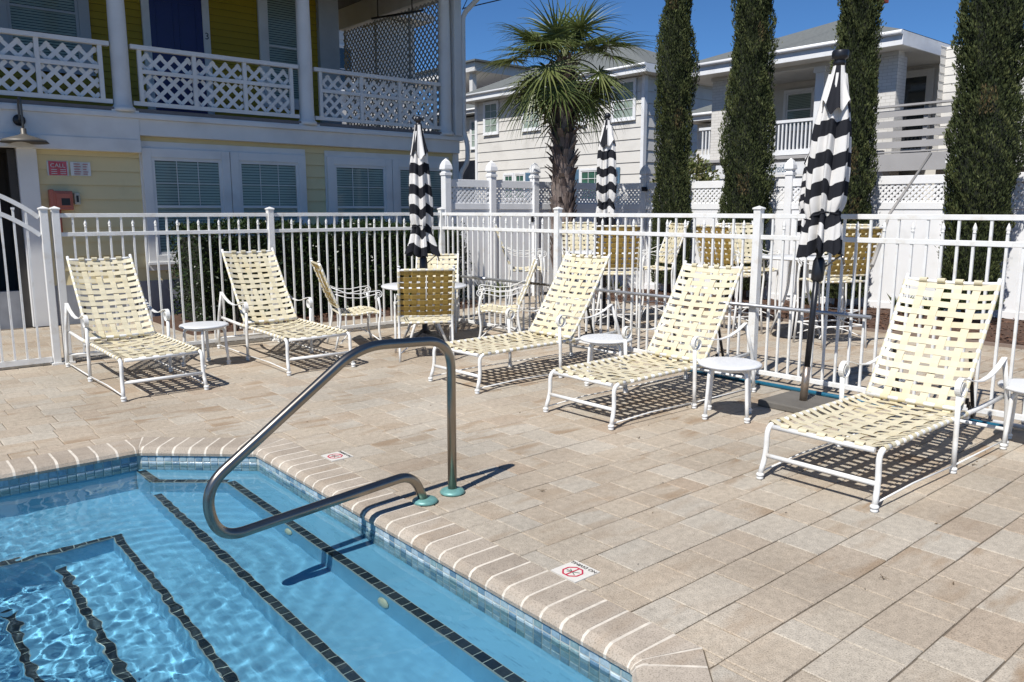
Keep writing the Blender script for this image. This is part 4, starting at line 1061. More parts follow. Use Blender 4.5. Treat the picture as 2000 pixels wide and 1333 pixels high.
a = no_diving((2.372, 4.56, .006), 'smaller looking no diving tile farther along, left of the handrail base'); a.rotation_euler = (0, 0, R(90))

# ---------------- planting beds, hedge, vinyl fence ----------------
M['mulch'] = mat('mulch', (.085, .045, .028), .95, var=.5, vscale=25, bump=1.0, bscale=60)
def surface(name, poly, z, m, amp=.03, step=.12, kind='structure', seed=0):
    x0, x1 = min(p[0] for p in poly), max(p[0] for p in poly); y0, y1 = min(p[1] for p in poly), max(p[1] for p in poly)
    mb = MB(); rg = np.random.RandomState(seed)
    nx_, ny_ = int((x1 - x0) / step) + 1, int((y1 - y0) / step) + 1; vs = []
    for i in range(nx_ + 1):
        for j in range(ny_ + 1):
            e = min(i, nx_ - i, j, ny_ - j, 3) / 3
            vs.append((x0 + (x1 - x0) * i / nx_, y0 + (y1 - y0) * j / ny_, z * e + amp * rg.rand() * e))
    mb.add(vs, [(i * (ny_ + 1) + j, (i + 1) * (ny_ + 1) + j, (i + 1) * (ny_ + 1) + j + 1, i * (ny_ + 1) + j + 1) for i in range(nx_) for j in range(ny_)], True)
    return tag(mb.build(name, m), kind=kind)
surface('planting_bed', [(10.43, -4), (13.4, 10.95)], .05, M['mulch'], seed=1)
surface('hedge_bed', [(3.4, 10.35), (8.3, 12.6)], .04, M['mulch'], seed=2)
q = MB(); q.b2(10.40, 10.47, -4, 9.2, -.02, .035); tag(q.build('bed_edging', mat('edging', (.20, .15, .12), .9, var=.2)), kind='structure')
# mulch chips
chip = MB()
for _ in range(5200):
    x, y = (10.5 + 2.1 * rnd.random() ** 1.3, rnd.uniform(-.5, 10.6)) if rnd.random() < .8 else (rnd.uniform(3.6, 8.2), rnd.uniform(10.4, 10.8))
    a = rnd.random() * 3.14; l = rnd.uniform(.015, .05); c, s_ = math.cos(a) * l, math.sin(a) * l; z = .055 + rnd.random() * .035; w2 = .3
    chip.add([(x - c, y - s_, z), (x - s_ * w2, y + c * w2, z + rnd.uniform(-.01, .02)), (x + c, y + s_, z + rnd.uniform(-.01, .015)), (x + s_ * w2, y - c * w2, z)], [(0, 1, 2, 3)])
tag(chip.build('mulch_chips', mat('chips', (.15, .075, .045), .9, var=.5, vscale=40)), 'brown bark chips covering the planting beds', 'mulch', kind='stuff')
FOL = [(0, (.012, .022, .008)), (.35, (.028, .052, .014)), (.7, (.055, .085, .022)), (1, (.11, .13, .04))]
M['cypress'] = tone_mat('cypress_foliage', [(0, (.022, .032, .011)), (.4, (.055, .072, .024)), (.75, (.115, .130, .045)), (1, (.15, .10, .05))], rough=.75, noise=.25, nscale=3, bump=0, trans=.15)
M['hedge_leaf'] = tone_mat('hedge_leaf', [(0, (.010, .022, .006)), (.5, (.022, .045, .011)), (1, (.055, .085, .022))], rough=.38, noise=.2, nscale=3, bump=0, spec=.5, trans=.12)
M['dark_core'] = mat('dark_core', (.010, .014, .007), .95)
M['bark'] = mat('bark', (.10, .07, .05), .9, var=.4, vscale=20, bump=.8, bscale=25)

def leaves(n, sampler, size, tone, seed=0, elong=1.8, quad=True):
    """n small folded leaves; sampler(rng,n) -> points, directions"""
    rg = np.random.RandomState(seed); P, D, Tn = sampler(rg, n)
    s = size[0] + (size[1] - size[0]) * rg.rand(n, 1)
    rv = rg.normal(size=(n, 3)); side = np.cross(D, rv); side /= np.linalg.norm(side, axis=1, keepdims=True) + 1e-9
    nr = np.cross(side, D)
    a = P; b = P + D * s * .5 + side * s * .5 / elong + nr * s * .08; c = P + D * s; d = P + D * s * .5 - side * s * .5 / elong + nr * s * .08
    V = np.stack([a, b, c, d], 1).reshape(-1, 3)
    return V, np.arange(n * 4).reshape(-1, 4), Tn
def leaf_object(name, V, F, Tn, m, parent=None):
    me = bpy.data.meshes.new(name); me.vertices.add(len(V)); me.vertices.foreach_set('co', V.astype(np.float32).ravel())
    me.loops.add(F.size); me.loops.foreach_set('vertex_index', F.astype(np.int32).ravel())
    me.polygons.add(len(F)); me.polygons.foreach_set('loop_start', np.arange(0, F.size, 4, dtype=np.int32)); me.polygons.foreach_set('loop_total', np.full(len(F), 4, dtype=np.int32))
    me.update(calc_edges=True); me.materials.append(m)
    at = me.color_attributes.new('tone', 'FLOAT_COLOR', 'CORNER'); t4 = np.stack([Tn, Tn, Tn, np.ones_like(Tn)], -1); at.data.foreach_set('color', np.repeat(t4, 4, axis=0).astype(np.float32).ravel())
    o = bpy.data.objects.new(name, me); col.objects.link(o)
    if parent is not None: o.parent = parent
    return o
def cypress(x, y, h, r0, label, seed, brown=None, z0=.25):
    t = empty('cypress_tree', (x, y, 0), 0, label, 'cypress tree', 'narrow cypress trees in a row by the vinyl fence')
    rg = np.random.RandomState(seed); K = 60
    bumps = [(rg.uniform(0, 6.28), rg.uniform(0, h), rg.uniform(.25, .6), rg.uniform(.12, .48), rg.uniform(.3, .8)) for _ in range(K)]; drift = [rg.uniform(-.10, .10) for _ in range(9)]; wob = [rg.uniform(.80, 1.18) for _ in range(12)]
    def rad(th, z):
        f = z / h; r = r0 * np.interp(f, [0, .04, .15, .4, .7, .9, 1], [.74, .88, 1, 1.06, .86, .60, .12]) * np.interp(f, np.linspace(0, 1, 12), wob)
        d = np.zeros_like(th)
        for (bt, bz_, a, s1, s2) in bumps:
            dt = np.abs((th - bt + np.pi) % (2 * np.pi) - np.pi); d += a * np.exp(-(dt / .55) ** 2 - ((z - bz_) / s2 * 1.6) ** 2)
        return r * (.76 + .20 * d + .05 * np.sin(th * 5 + z * 3) + .05 * np.sin(z * 5 + th * 2 + seed))
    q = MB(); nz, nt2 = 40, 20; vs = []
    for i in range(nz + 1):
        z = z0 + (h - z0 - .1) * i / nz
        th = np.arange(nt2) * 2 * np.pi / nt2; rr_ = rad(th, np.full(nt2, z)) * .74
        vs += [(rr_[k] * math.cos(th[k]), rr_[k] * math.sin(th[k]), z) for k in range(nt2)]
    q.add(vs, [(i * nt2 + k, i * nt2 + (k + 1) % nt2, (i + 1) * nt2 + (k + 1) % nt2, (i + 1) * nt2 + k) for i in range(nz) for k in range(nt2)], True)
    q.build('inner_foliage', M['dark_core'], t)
    q = MB(); q.tube([(0, 0, -.05), (.02, 0, .5), (0, .02, 2), (0, 0, h * .8)], [.09, .075, .055, .02], 10); 
    for k in range(9):
        a = k * 2.4; zz = .3 + k * .25; q.tube([(0, 0, zz), (.12 * math.cos(a), .12 * math.sin(a), zz + .15), (.22 * math.cos(a), .22 * math.sin(a), zz + .45)], [.02, .015, .006], 6)
    q.build('trunk', M['bark'], t)
    n = int(62000 * h / 6.5 * r0 / .40)
    def smp(rg, n):
        th = rg.uniform(0, 2 * np.pi, n); z = z0 + (h - z0) * rg.rand(n) ** 1.0
        R_ = rad(th, z); clump = .5 + .5 * np.sin(th * 8 + z * 9 + 3 * np.sin(z * 4 + th * 3) + seed) * np.sin(z * 13 + th * 4 + 2 * np.sin(th * 5 + z * 2))
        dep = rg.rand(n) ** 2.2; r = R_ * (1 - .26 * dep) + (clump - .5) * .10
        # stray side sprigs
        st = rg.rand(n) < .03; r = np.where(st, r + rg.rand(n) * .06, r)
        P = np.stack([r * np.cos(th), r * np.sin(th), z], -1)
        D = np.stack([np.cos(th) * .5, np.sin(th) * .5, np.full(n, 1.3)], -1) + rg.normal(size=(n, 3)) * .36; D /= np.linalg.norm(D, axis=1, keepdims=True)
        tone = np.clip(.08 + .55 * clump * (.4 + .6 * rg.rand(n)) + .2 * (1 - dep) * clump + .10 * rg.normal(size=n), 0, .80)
        if brown is not None:
            for (bt, bz_, bs) in brown:
                dt = np.abs((th - bt + np.pi) % (2 * np.pi) - np.pi); m_ = (dt < bs) & (np.abs(z - bz_) < bs * .7) & (rg.rand(n) < .55); tone = np.where(m_, rg.uniform(.85, 1, n), tone)
        return P, D, tone
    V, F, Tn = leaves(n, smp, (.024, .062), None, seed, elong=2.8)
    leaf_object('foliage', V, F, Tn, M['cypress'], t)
    return t
cypress(11.88, 9.41, 6.9, .375, 'cypress first from the left, right of the left bar umbrella', 1, [(3.8, 1.0, .3), (3.5, 5.3, .35), (4.1, 3.2, .25)])
cypress(11.88, 7.84, 7.1, .42, 'cypress second from the left, in front of the white porch railing', 2, [(3.6, 2.0, .25), (4.2, 4.4, .2)])
cypress(11.9, 6.06, 7.2, .42, 'cypress directly behind the near folded umbrella', 3, [(3.7, 2.3, .3), (4.0, 1.6, .25)])
cypress(11.9, 4.21, 7.0, .49, 'rightmost cypress, in front of the grey slatted deck', 4, [(3.9, 4.6, .55), (3.5, 3.0, .25)])
# clipped hedge against the yellow house
hg = empty('hedge', (0, 0, 0), 0, 'dark clipped hedge under the windows behind the left picket fence', 'hedge')
def hedge_smp(rg, n):
    u = rg.rand(n); x = 3.62 + 4.45 * u; face_ = rg.rand(n); top = 1.40 - .10 * u + .05 * np.sin(x * 3.1) + .03 * np.sin(x * 9) - .5 * np.clip((x - 7.75) / .4, 0, 1) ** 2
    y0 = 10.62 + .05 * np.sin(x * 2.3) + .12 * np.clip((x - 7.8) / .3, 0, 1)
    on_top = face_ < .32; on_end = (face_ > .93)
    y = np.where(on_top, y0 + rg.rand(n) * 1.1, y0 + rg.rand(n) ** 2 * .16); z = np.where(on_top, top - rg.rand(n) ** 2 * .12, .12 + (top - .12) * rg.rand(n))
    y = np.where(on_end, y0 + rg.rand(n) * 1.1, y); x = np.where(on_end, np.where(rg.rand(n) < .5, 3.62, 8.07) , x)
    x = x + rg.normal(size=n) * .03; y = y + rg.normal(size=n) * .02 + .05 * np.sin(x * 13 + z * 9); z = z + rg.normal(size=n) * .02
    D = np.stack([rg.normal(size=n) * .7, -.55 + rg.normal(size=n) * .5, .5 + rg.normal(size=n) * .5], -1); D /= np.linalg.norm(D, axis=1, keepdims=True)
    return np.stack([x, y, z], -1), D, np.clip(rg.rand(n) * .8 + .25 * (rg.rand(n) < .15), 0, 1)
V, F, Tn = leaves(30000, hedge_smp, (.035, .075), None, 5, elong=2.6); leaf_object('foliage', V, F, Tn, M['hedge_leaf'], hg)
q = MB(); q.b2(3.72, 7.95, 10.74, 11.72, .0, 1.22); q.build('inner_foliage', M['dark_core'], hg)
q = MB()
for k in range(9):
    x = 3.9 + k * .48; q.tube([(x, 10.72, 0), (x + .03, 10.70, .15), (x - .02, 10.72, .4)], .014, 6)
q.build('stem', M['bark'], hg)
# low plants at the foot of the vinyl fence
def tuft(x, y, label, seed, n=70, h=.22, m=None):
    def smp(rg, n):
        a = rg.uniform(0, 6.28, n); r = rg.rand(n) * .10; P = np.stack([r * np.cos(a), r * np.sin(a), np.full(n, .04) + rg.rand(n) * h * .5], -1)
        D = np.stack([np.cos(a) * .7, np.sin(a) * .7, np.full(n, .9)], -1) + rg.normal(size=(n, 3)) * .2; D /= np.linalg.norm(D, axis=1, keepdims=True); return P, D, rg.rand(n)
    V, F, Tn = leaves(n, smp, (h * .5, h), None, seed, elong=7); o = leaf_object('low_plant', V, F, Tn, m or M['grass_leaf']); o.location = (x, y, 0)
    return tag(o, label, 'plant', 'low plants at the foot of the vinyl fence')
M['grass_leaf'] = tone_mat('grass_leaf', [(0, (.05, .08, .02)), (.6, (.12, .15, .045)), (1, (.22, .19, .09))], rough=.6, noise=.2, nscale=4, bump=0, trans=.2)
tl = ['right of the rightmost cypress', 'farther right of the rightmost cypress', 'left of the rightmost cypress trunk', 'between the last two cypresses', 'between the two middle cypresses', 'between the first two cypresses', 'at the foot of the palm', 'near the right edge of the photo', 'left of the shaded vinyl gate', 'by the corner of the yellow house']
for k, (x, y) in enumerate([(12.35, 3.3), (12.3, 2.7), (12.35, 4.9), (12.2, 5.2), (12.1, 6.7), (12.05, 8.3), (11.2, 10.2), (12.4, 2.1), (9.0, 10.8), (8.7, 10.95)]):
    tuft(x, y, 'small green tuft in the bark ' + tl[k], 60 + k, 90, .26)

# white vinyl privacy fence with lattice top
VF = 'sections of the tall white vinyl fence with lattice top'
def vinyl_section(a, b, label, gate=False, h=2.12):
    a, b = Vector((*a, 0)), Vector((*b, 0)); d = b - a; L = d.length; ang = math.atan2(d.y, d.x)
    t = empty('vinyl_fence' if not gate else 'vinyl_gate', (a.x, a.y, 0), ang, label, 'fence' if not gate else 'gate', VF); m = M['white_vinyl']
    q = MB(); x = .07
    while x < L - .08:
        x1 = min(x + .178, L - .07); q.b2(x + .002, x1 - .002, -.012, .012, .16, 1.62); q.b2(x, x1, -.009, .009, .16, 1.62); x = x1
    q.build('panel_boards', m, t)
    for z0_, z1_ in ((.06, .17), (1.61, 1.72), (h - .13, h)):
        q = MB(); q.b2(.063, L - .063, -.026, .026, z0_, z1_); q.build('rail', m, t, bevel=.006)
    q = MB(); lattice(q, (.075, -.008, 1.715), (1, 0, 0), (0, 1, 0), L - .15, h - .13 - 1.71, .088, .034, .007); q.build('lattice_top', m, t)
    return t
def vinyl_post(x, y, label, rz=0, h=2.18, cap='gothic'):
    t = empty('vinyl_post', (x, y, 0), rz, label, 'fence post', 'capped square posts of the tall vinyl fence'); m = M['white_vinyl']
    q = MB(); q.b2(-.064, .064, -.064, .064, 0, h); q.build('post', m, t, bevel=.008)
    q = MB(); prof = [(.075, 0), (.075, .04), (.055, .05), (.055, .085), (.080, .10), (.080, .115), (.072, .17), (.045, .235), (.0, .285)]
    vs = []; n_ = 4
    for r_, z_ in prof: vs += [(r_ * a_, r_ * b_, h + z_) for a_, b_ in ((-1, -1), (1, -1), (1, 1), (-1, 1))]
    q.add(vs, [(i * 4 + k, i * 4 + (k + 1) % 4, (i + 1) * 4 + (k + 1) % 4, (i + 1) * 4 + k) for i in range(len(prof) - 1) for k in range(4)] + [(3, 2, 1, 0)])
    q.build('post_cap', m, t, bevel=.003)
    return t
a0, a1, a2, a3 = (8.02, 11.15), (8.98, 11.11), (9.96, 11.06), (12.0, 11.0)
vinyl_section(a0, a1, 'shaded vinyl fence section against the corner of the yellow house')
vinyl_section(a1, a2, 'shaded vinyl gate left of the palm trunk', True)
vinyl_section(a2, a3, 'vinyl fence section behind the palm trunk, in the shade of its crown')
L_ = [(12 + .1 * (11 - y), y) for y in (11.0, 10.22, 9.7, 7.31, 4.85, 2.4, -.05)]
lb = ['right of the left bar umbrella', 'narrow, with a black spotlight', 'behind the first two cypresses', 'between the second and last cypresses', 'right of the rightmost cypress', 'beyond the right edge of the photo']
for k in range(6): vinyl_section(L_[k], L_[k + 1], 'sunlit vinyl fence section ' + lb[k])
vl = ['vinyl post with a pointed cap at the corner of the yellow house', 'vinyl post with a pointed cap at the left side of the shaded gate', 'vinyl post with a pointed cap beside the black latch, left of the palm']
for p, l in zip((a0, a1, a2), vl): vinyl_post(*p, l)
vp = ['at the fence corner behind the left bar umbrella', 'beside the black spotlight left of the first cypress', 'hidden behind the first cypress', 'whose pointed cap stands before the blue lettered sign', 'behind the rightmost cypress', 'off to the right, past the last cypress', 'at the far right end']
for p, l in zip(L_, vp): vinyl_post(*p, 'vinyl post ' + l, R(6))
q = MB(); q.b2(-.02, .02, -.03, .0, -.07, .07); q.tube([(0, -.03, 0), (0, -.06, .0)], .012, 6)
lt = q.build('gate_latch', M['black'], None, loc=(9.87, 11.03, 1.45)); tag(lt, 'small black latch on the vinyl gate post', 'latch')
q = MB(); q.b2(-.03, .03, -.05, .03, -.04, .04); q.lathe([(0, 0), (.028, .0), (.03, .05), (0, .06)], (0, -.03, 0), 12, M=Matrix.Rotation(R(110), 3, 'Y'))
tag(q.build('security_light', M['black'], None, loc=(12.0, 10.18, 2.0)), 'small black spotlight on the fence left of the first cypress', 'light')
q = MB(); q.tube([(11.1, 4.55, 2.33), (8.6, 3.9, 1.55), (8.05, 3.72, 1.26)], .016, 8); q.tube([(8.05, 3.72, 1.26), (7.7, 3.62, 1.06)], .02, 8)
tag(q.build('leaning_pole', mat('grey_pole', (.33, .31, .28), .6)), 'thin grey pole leaning up into the rightmost cypress', 'pole')

# ---------------- palm ----------------
pm = empty('palm_tree', (10.15, 10.50, 0), 0, 'sabal palm with a shaggy trunk behind the vinyl gate post', 'palm tree')
M['palm_trunk'] = mat('palm_trunk', (.15, .115, .095), .95, var=.4, vscale=9, bump=1, bscale=40)
M['boot'] = tone_mat('palm_boot', [(0, (.08, .06, .05)), (.5, (.17, .13, .115)), (1, (.28, .23, .20))], rough=.9, noise=.3, nscale=14, bump=.6, bscale=60)
M['frond'] = tone_mat('palm_frond', [(0, (.045, .070, .018)), (.5, (.12, .155, .045)), (.85, (.21, .23, .085)), (1, (.28, .23, .11))], rough=.42, noise=.15, nscale=5, bump=0, spec=.5, trans=.28)
HT = 4.02
q = MB(); q.tube([(0, 0, -.1), (.01, 0, .5), (0, .01, 1.5), (.02, 0, 2.6), (.02, .02, 3.3), (.02, .02, HT + .1)], [.19, .155, .15, .155, .16, .12], 20); q.build('trunk', M['palm_trunk'], pm)
q = MB(); bc = []
z = .5; a = 0
while z < HT:
    a += 2.399963; z += .0125; f = rnd.random(); wd = rnd.uniform(.06, .10); ln = rnd.uniform(.20, .34); out = rnd.uniform(.03, .15) * (1.3 if z > 2.0 else .8)
    c, s_ = math.cos(a), math.sin(a); tx, ty = -s_, c; r0 = .15; tw = rnd.uniform(-.05, .05)
    P0 = Vector((c * r0, s_ * r0, z)); P1 = Vector((c * (r0 + .03) + tx * tw * .5, s_ * (r0 + .03) + ty * tw * .5, z + ln * .55)); P2 = Vector((c * (r0 + out) + tx * tw, s_ * (r0 + out) + ty * tw, z + ln))
    T_ = Vector((tx, ty, 0)); N_ = Vector((c, s_, 0)); vs = []
    for P_, w_, th_ in ((P0, wd, .02), (P1, wd * .6, .025), (P2, wd * rnd.uniform(.3, .5), .014)):
        vs += [P_ - T_ * w_, P_ + T_ * w_, P_ + N_ * th_ + T_ * w_ * .5, P_ + N_ * th_ - T_ * w_ * .5]
    fs = [(i * 4 + k, i * 4 + (k + 1) % 4, (i + 1) * 4 + (k + 1) % 4, (i + 1) * 4 + k) for i in range(2) for k in range(4)] + [(8, 9, 10, 11)]
    q.add(vs, fs); t_ = rnd.random(); bc.extend([(t_, t_, t_, 1)] * len(fs))
q.build('leaf_bases', M['boot'], pm, cols=bc)
fr = MB(); fc = []; pet = MB()
def fan(elev, az, plen, blen, droop, seed):
    rg = random.Random(seed); base = Vector((.02, .02, HT + .05 + .10 * rg.random())); hd = Vector((math.cos(az), math.sin(az), 0)); pts = []
    el = elev
    p = base.copy()
    for i in range(9):
        pts.append(p.copy()); d = hd * math.cos(el) + Vector((0, 0, 1)) * math.sin(el); p = p + d * plen / 8; el -= droop * .10
    pet.tube(pts, [.016 - .001 * i for i in range(9)], 6)
    d = (pts[-1] - pts[-2]).normalized(); side = d.cross(Vector((0, 0, 1))).normalized(); nr = side.cross(d).normalized(); o = pts[-1]
    ns = 32; tonef = rg.random() * .35
    old = elev < -.25 and rg.random() < .4
    for k in range(ns):
        a_ = (k / (ns - 1) - .5) * R(290); am = abs(a_) / R(145); ln = blen * (1 - .42 * am ** 1.5) * rg.uniform(.9, 1.06); w0 = .0140
        a_ += rg.uniform(-.05, .05); dr = (d * math.cos(a_) + side * math.sin(a_)); dr = (dr + nr * (.16 - .22 * am + rg.uniform(-.10, .10))).normalized()
        wv = dr.cross(nr).normalized(); q_ = o + dr * .02; st = o; seg = []
        v = dr.copy(); pp_ = o.copy(); br = rg.random() < .45; gz_ = droop * rg.uniform(.7, 1.4)
        for i in range(7):
            seg.append(pp_.copy()); f_ = i / 6
            v = (v + Vector((0, 0, -1)) * (.035 + .16 * gz_ * f_ ** 2 + (.35 if br and f_ > .6 else 0) * .6)).normalized(); pp_ = pp_ + v * ln / 6
        ws = [w0 * .6, w0 * 1.2, w0 * 1.25, w0 * .85, w0 * .5, w0 * .26, .001]
        vs = []
        for i, (pq, w_) in enumerate(zip(seg, ws)): vs += [pq - wv * w_, pq - nr * w_ * .7, pq + wv * w_]
        fs = []
        for i in range(6): b_ = i * 3; fs += [(b_, b_ + 1, b_ + 4, b_ + 3), (b_ + 1, b_ + 2, b_ + 5, b_ + 4)]
        fr.add(vs, fs)
        t_ = min(.84, .15 + tonef + rg.random() * .35) if not old else .9 + .1 * rg.random()
        for i in range(6): tt = min(1, t_ + (.25 if i == 5 and rg.random() < .3 else 0)); fc.extend([(tt, tt, tt, 1)] * 2)
nf = 38
for k in range(nf):
    f = (k + .5) / nf; el = R(84) - f ** 1.0 * R(104); az = k * 2.399963 + .6
    fan(el + rnd.uniform(-.32, .25), az + rnd.uniform(-.5, .5), .52 + .42 * min(1, f * 2), rnd.uniform(.86, 1.08) - .15 * (f > .85), .7 + 1.2 * f + rnd.uniform(-.3, .4), 300 + k)
cr = fr.build('crown', M['frond'], pm, cols=fc); pet.build('leaf_stalks', M['grass_leaf'] if False else mat('stalk', (.10, .12, .04), .5), pm)

# ---------------- houses beyond the fence ----------------
M['siding_grey'] = mat('siding_grey', (.64, .62, .575), .65, var=.06, vscale=.7, dirt=((.38, .36, .33), 1.2, .35))
M['shingle'] = mat('shingle_roof', (.135, .145, .14), .9, var=.28, vscale=14, bump=.5, bscale=12)
M['lap_shade_grey'] = mat('lap_shade_grey', (.33, .31, .28), .8)  # paler painted shade under the laps of the grey house
M['soffit'] = mat('soffit', (.62, .61, .58), .6, var=.05)
M['brick_white'] = m = mat('brick_white', (.64, .62, .58), .7); n = m.node_tree
bt_ = n.nodes.new('ShaderNodeTexBrick'); bt_.inputs['Color1'].default_value = (.66, .64, .60, 1); bt_.inputs['Color2'].default_value = (.60, .58, .54, 1); bt_.inputs['Mortar'].default_value = (.48, .46, .42, 1)
bt_.inputs['Scale'].default_value = 1; bt_.inputs['Brick Width'].default_value = .21; bt_.inputs['Row Height'].default_value = .072; bt_.inputs['Mortar Size'].default_value = .006
tc = n.nodes.new('ShaderNodeTexCoord'); sx = n.nodes.new('ShaderNodeSeparateXYZ'); ad = n.nodes.new('ShaderNodeMath'); cb = n.nodes.new('ShaderNodeCombineXYZ')
n.links.new(tc.outputs['Object'], sx.inputs[0]); n.links.new(sx.outputs[0], ad.inputs[0]); n.links.new(sx.outputs[1], ad.inputs[1]); n.links.new(ad.outputs[0], cb.inputs[0]); n.links.new(sx.outputs[2], cb.inputs[1])
n.links.new(cb.outputs[0], bt_.inputs['Vector']); n.links.new(bt_.outputs[0], n.nodes['Principled BSDF'].inputs['Base Color'])
M['shutter_blue'] = mat('shutter_blue', (.10, .19, .28), .6, var=.1)
M['curtain_green'] = mat('curtain_green', (.06, .20, .14), .7, var=.3, vscale=6)
M['deck_grey'] = mat('deck_grey', (.36, .35, .345), .75, var=.12, vscale=2)
def hip_roof(root, x0, x1, y0, y1, z, rise, ridge, th=.10, fas=.26, soff=True):
    """local footprint x0..x1, y0..y1; ridge = (x, y) to (x, y)"""
    (ax, ay), (bx_, by) = ridge; q = MB()
    q.add([(x0, y0, z), (x1, y0, z), (x1, y1, z), (x0, y1, z), (ax, ay, z + rise), (bx_, by, z + rise)],
          [(0, 1, 5, 4), (1, 2, 5), (2, 3, 4, 5), (3, 0, 4)])
    r = q.build('roof', M['shingle'], root)
    q = MB(); w_ = .05
    q.b2(x0, x1, y0, y0 + w_, z - fas, z - .012); q.b2(x0, x1, y1 - w_, y1, z - fas, z - .012); q.b2(x0, x0 + w_, y0 + w_, y1 - w_, z - fas, z - .012); q.b2(x1 - w_, x1, y0 + w_, y1 - w_, z - fas, z - .012)
    q.build('eave_board', M['white_paint'], r)
    q = MB(); q.tube([(x0, y0 - .05, z - .05), (x1, y0 - .05, z - .05)], .05, 8); q.build('gutter', M['white_vinyl'], r)
    q = MB(); q.b2(x0 + w_, x1 - w_, y0 + w_, y1 - w_, z - fas + .01, z - fas + .03); q.build('soffit', M['soffit'], r)
    return r
def shingle_rows(): pass
h1 = empty('grey_house', (0, 0, 0), R(-90), 'pale grey two storey house with blue shutters behind the palm tree', 'house')
q = MB(); siding(q, -29.5, -19.6, 0, 6.42, 23.0, course=.42, th=.03); q.b2(-29.5, -19.6, 23.0, 29, 0, 6.42); q.build('front_wall', [M['siding_grey'], M['lap_shade_grey']], h1)
q = MB(); siding(q, 23, 29, 0, 6.42, -19.6, course=.42, th=.03, axis='y', sgn=1); q.build('side_wall', [M['siding_grey'], M['lap_shade_grey']], h1)
for x in (-29.5, -19.6):
    q = MB(); q.b2(x - .07, x + .07, 22.93, 23.1, 0, 6.42); q.build('corner_board', M['white_paint'], h1)
hip_roof(h1, -30.1, -19.0, 22.35, 29.2, 6.72, 1.85, ((-25.2, 26.0), (-23.6, 26.0)), fas=.30)
def far_window(x0, x1, z0, z1, y, root, grid=(2, 4), curtain=None, shut=None):
    w_ = house_window(x0, x1, z0, z1, y, .09, None, root, trim=M['white_paint'], blind=True, meet=True)
    w_['_'] = 1; del w_['_']
    f = MB(); a0_, a1_ = x0 + .135, x1 - .135
    for i in range(1, grid[0]): xx = a0_ + (a1_ - a0_) * i / grid[0]; f.b2(xx - .010, xx + .010, y - .0355, y - .0275, z0 + .135, z1 - .135)
    for i in range(1, grid[1]):
        zz = z0 + .135 + (z1 - z0 - .27) * i / grid[1]
        if abs(zz - (z0 + z1) / 2) > .03: f.b2(a0_, a1_, y - .035, y - .028, zz - .010, zz + .010)
    f.build('grille', M['white_paint'], w_)
    if curtain: 
        for ch in w_.children:
            if ch.name.startswith('blind'): ch.data.materials[0] = curtain
    for sx_ in (shut or []):
        q = MB(); wd = .42; x_ = x0 - wd - .02 if sx_ < 0 else x1 + .02
        q.b2(x_, x_ + wd, y - .045, y - .008, z0 + .02, z1 - .02)
        k = z0 + .06
        while k < z1 - .08: q.b2(x_ + .05, x_ + wd - .05, y - .056, y - .046, k, k + .028); k += .05
        q.build('shutter', M['shutter_blue'], root)
    return w_
YH = 22.965
far_window(-28.95, -27.88, 4.92, 6.38, YH, h1); far_window(-26.3, -25.1, 4.90, 6.38, YH, h1)
far_window(-23.55, -22.45, 4.90, 6.38, YH, h1); far_window(-21.15, -19.95, 4.88, 6.38, YH, h1)
far_window(-27.55, -26.82, 2.0, 3.20, YH, h1, curtain=M['curtain_green']); far_window(-26.80, -26.06, 2.0, 3.20, YH, h1, curtain=M['curtain_green'], shut=(1,))
far_window(-22.8, -21.1, 1.9, 3.22, YH, h1, grid=(4, 4), curtain=M['curtain_green'], shut=(-1, 1))
# lower wing at its left
q = MB(); siding(q, -36, -31.6, 0, 6.2, 25.0, course=.42, th=.03); q.b2(-36, -29.5, 25.0, 29, 0, 6.2); q.build('wing_wall', [M['siding_grey'], M['lap_shade_grey']], h1)
hip_roof(h1, -36.5, -29.6, 24.4, 29.1, 6.50, 1.0, ((-33.5, 27), (-31.5, 27)), fas=.22)
far_window(-32.55, -31.85, 4.6, 6.05, 24.965, h1, grid=(2, 4))
q = MB(); q.b2(-36, -31.2, 24.2, 25.0, 3.85, 4.0); q.b2(-36, -31.2, 24.2, 24.25, 3.0, 3.85); q.build('shadow_strip', mat('weathered', (.16, .16, .16), .8, var=.3, vscale=3), h1)  # added slab for the wing's shadow strip; dark grey is painted shade, not wear
far_window(-34.0, -33.2, 2.0, 3.1, 24.965, h1, grid=(2, 2))
# far roof with a post above the wing
h3 = empty('far_house', (0, 0, 0), R(-90), 'distant house whose flat porch roof shows beside the yellow house', 'house')
q = MB(); q.b2(-46, -37.9, 29.4, 36, 9.6, 10.1); q.build('porch_roof', M['soffit'], h3)
q = MB(); q.b2(-46.2, -37.6, 29.2, 36.2, 10.1, 10.2); q.build('roof_edge', M['shingle'], h3)
q = MB(); q.b2(-38.8, -38.5, 29.7, 30.0, 7.6, 9.6); q.build('porch_post', M['soffit'], h3)
q = MB(); q.b2(-46, -38, 29.6, 36, 0, 7.6); q.build('wall', M['siding_grey'], h3)

# house with the porches
h2 = empty('porch_house', (0, 0, 0), R(-90), 'white brick and clapboard house with an upper porch behind the cypresses', 'house')
PX = 18.2
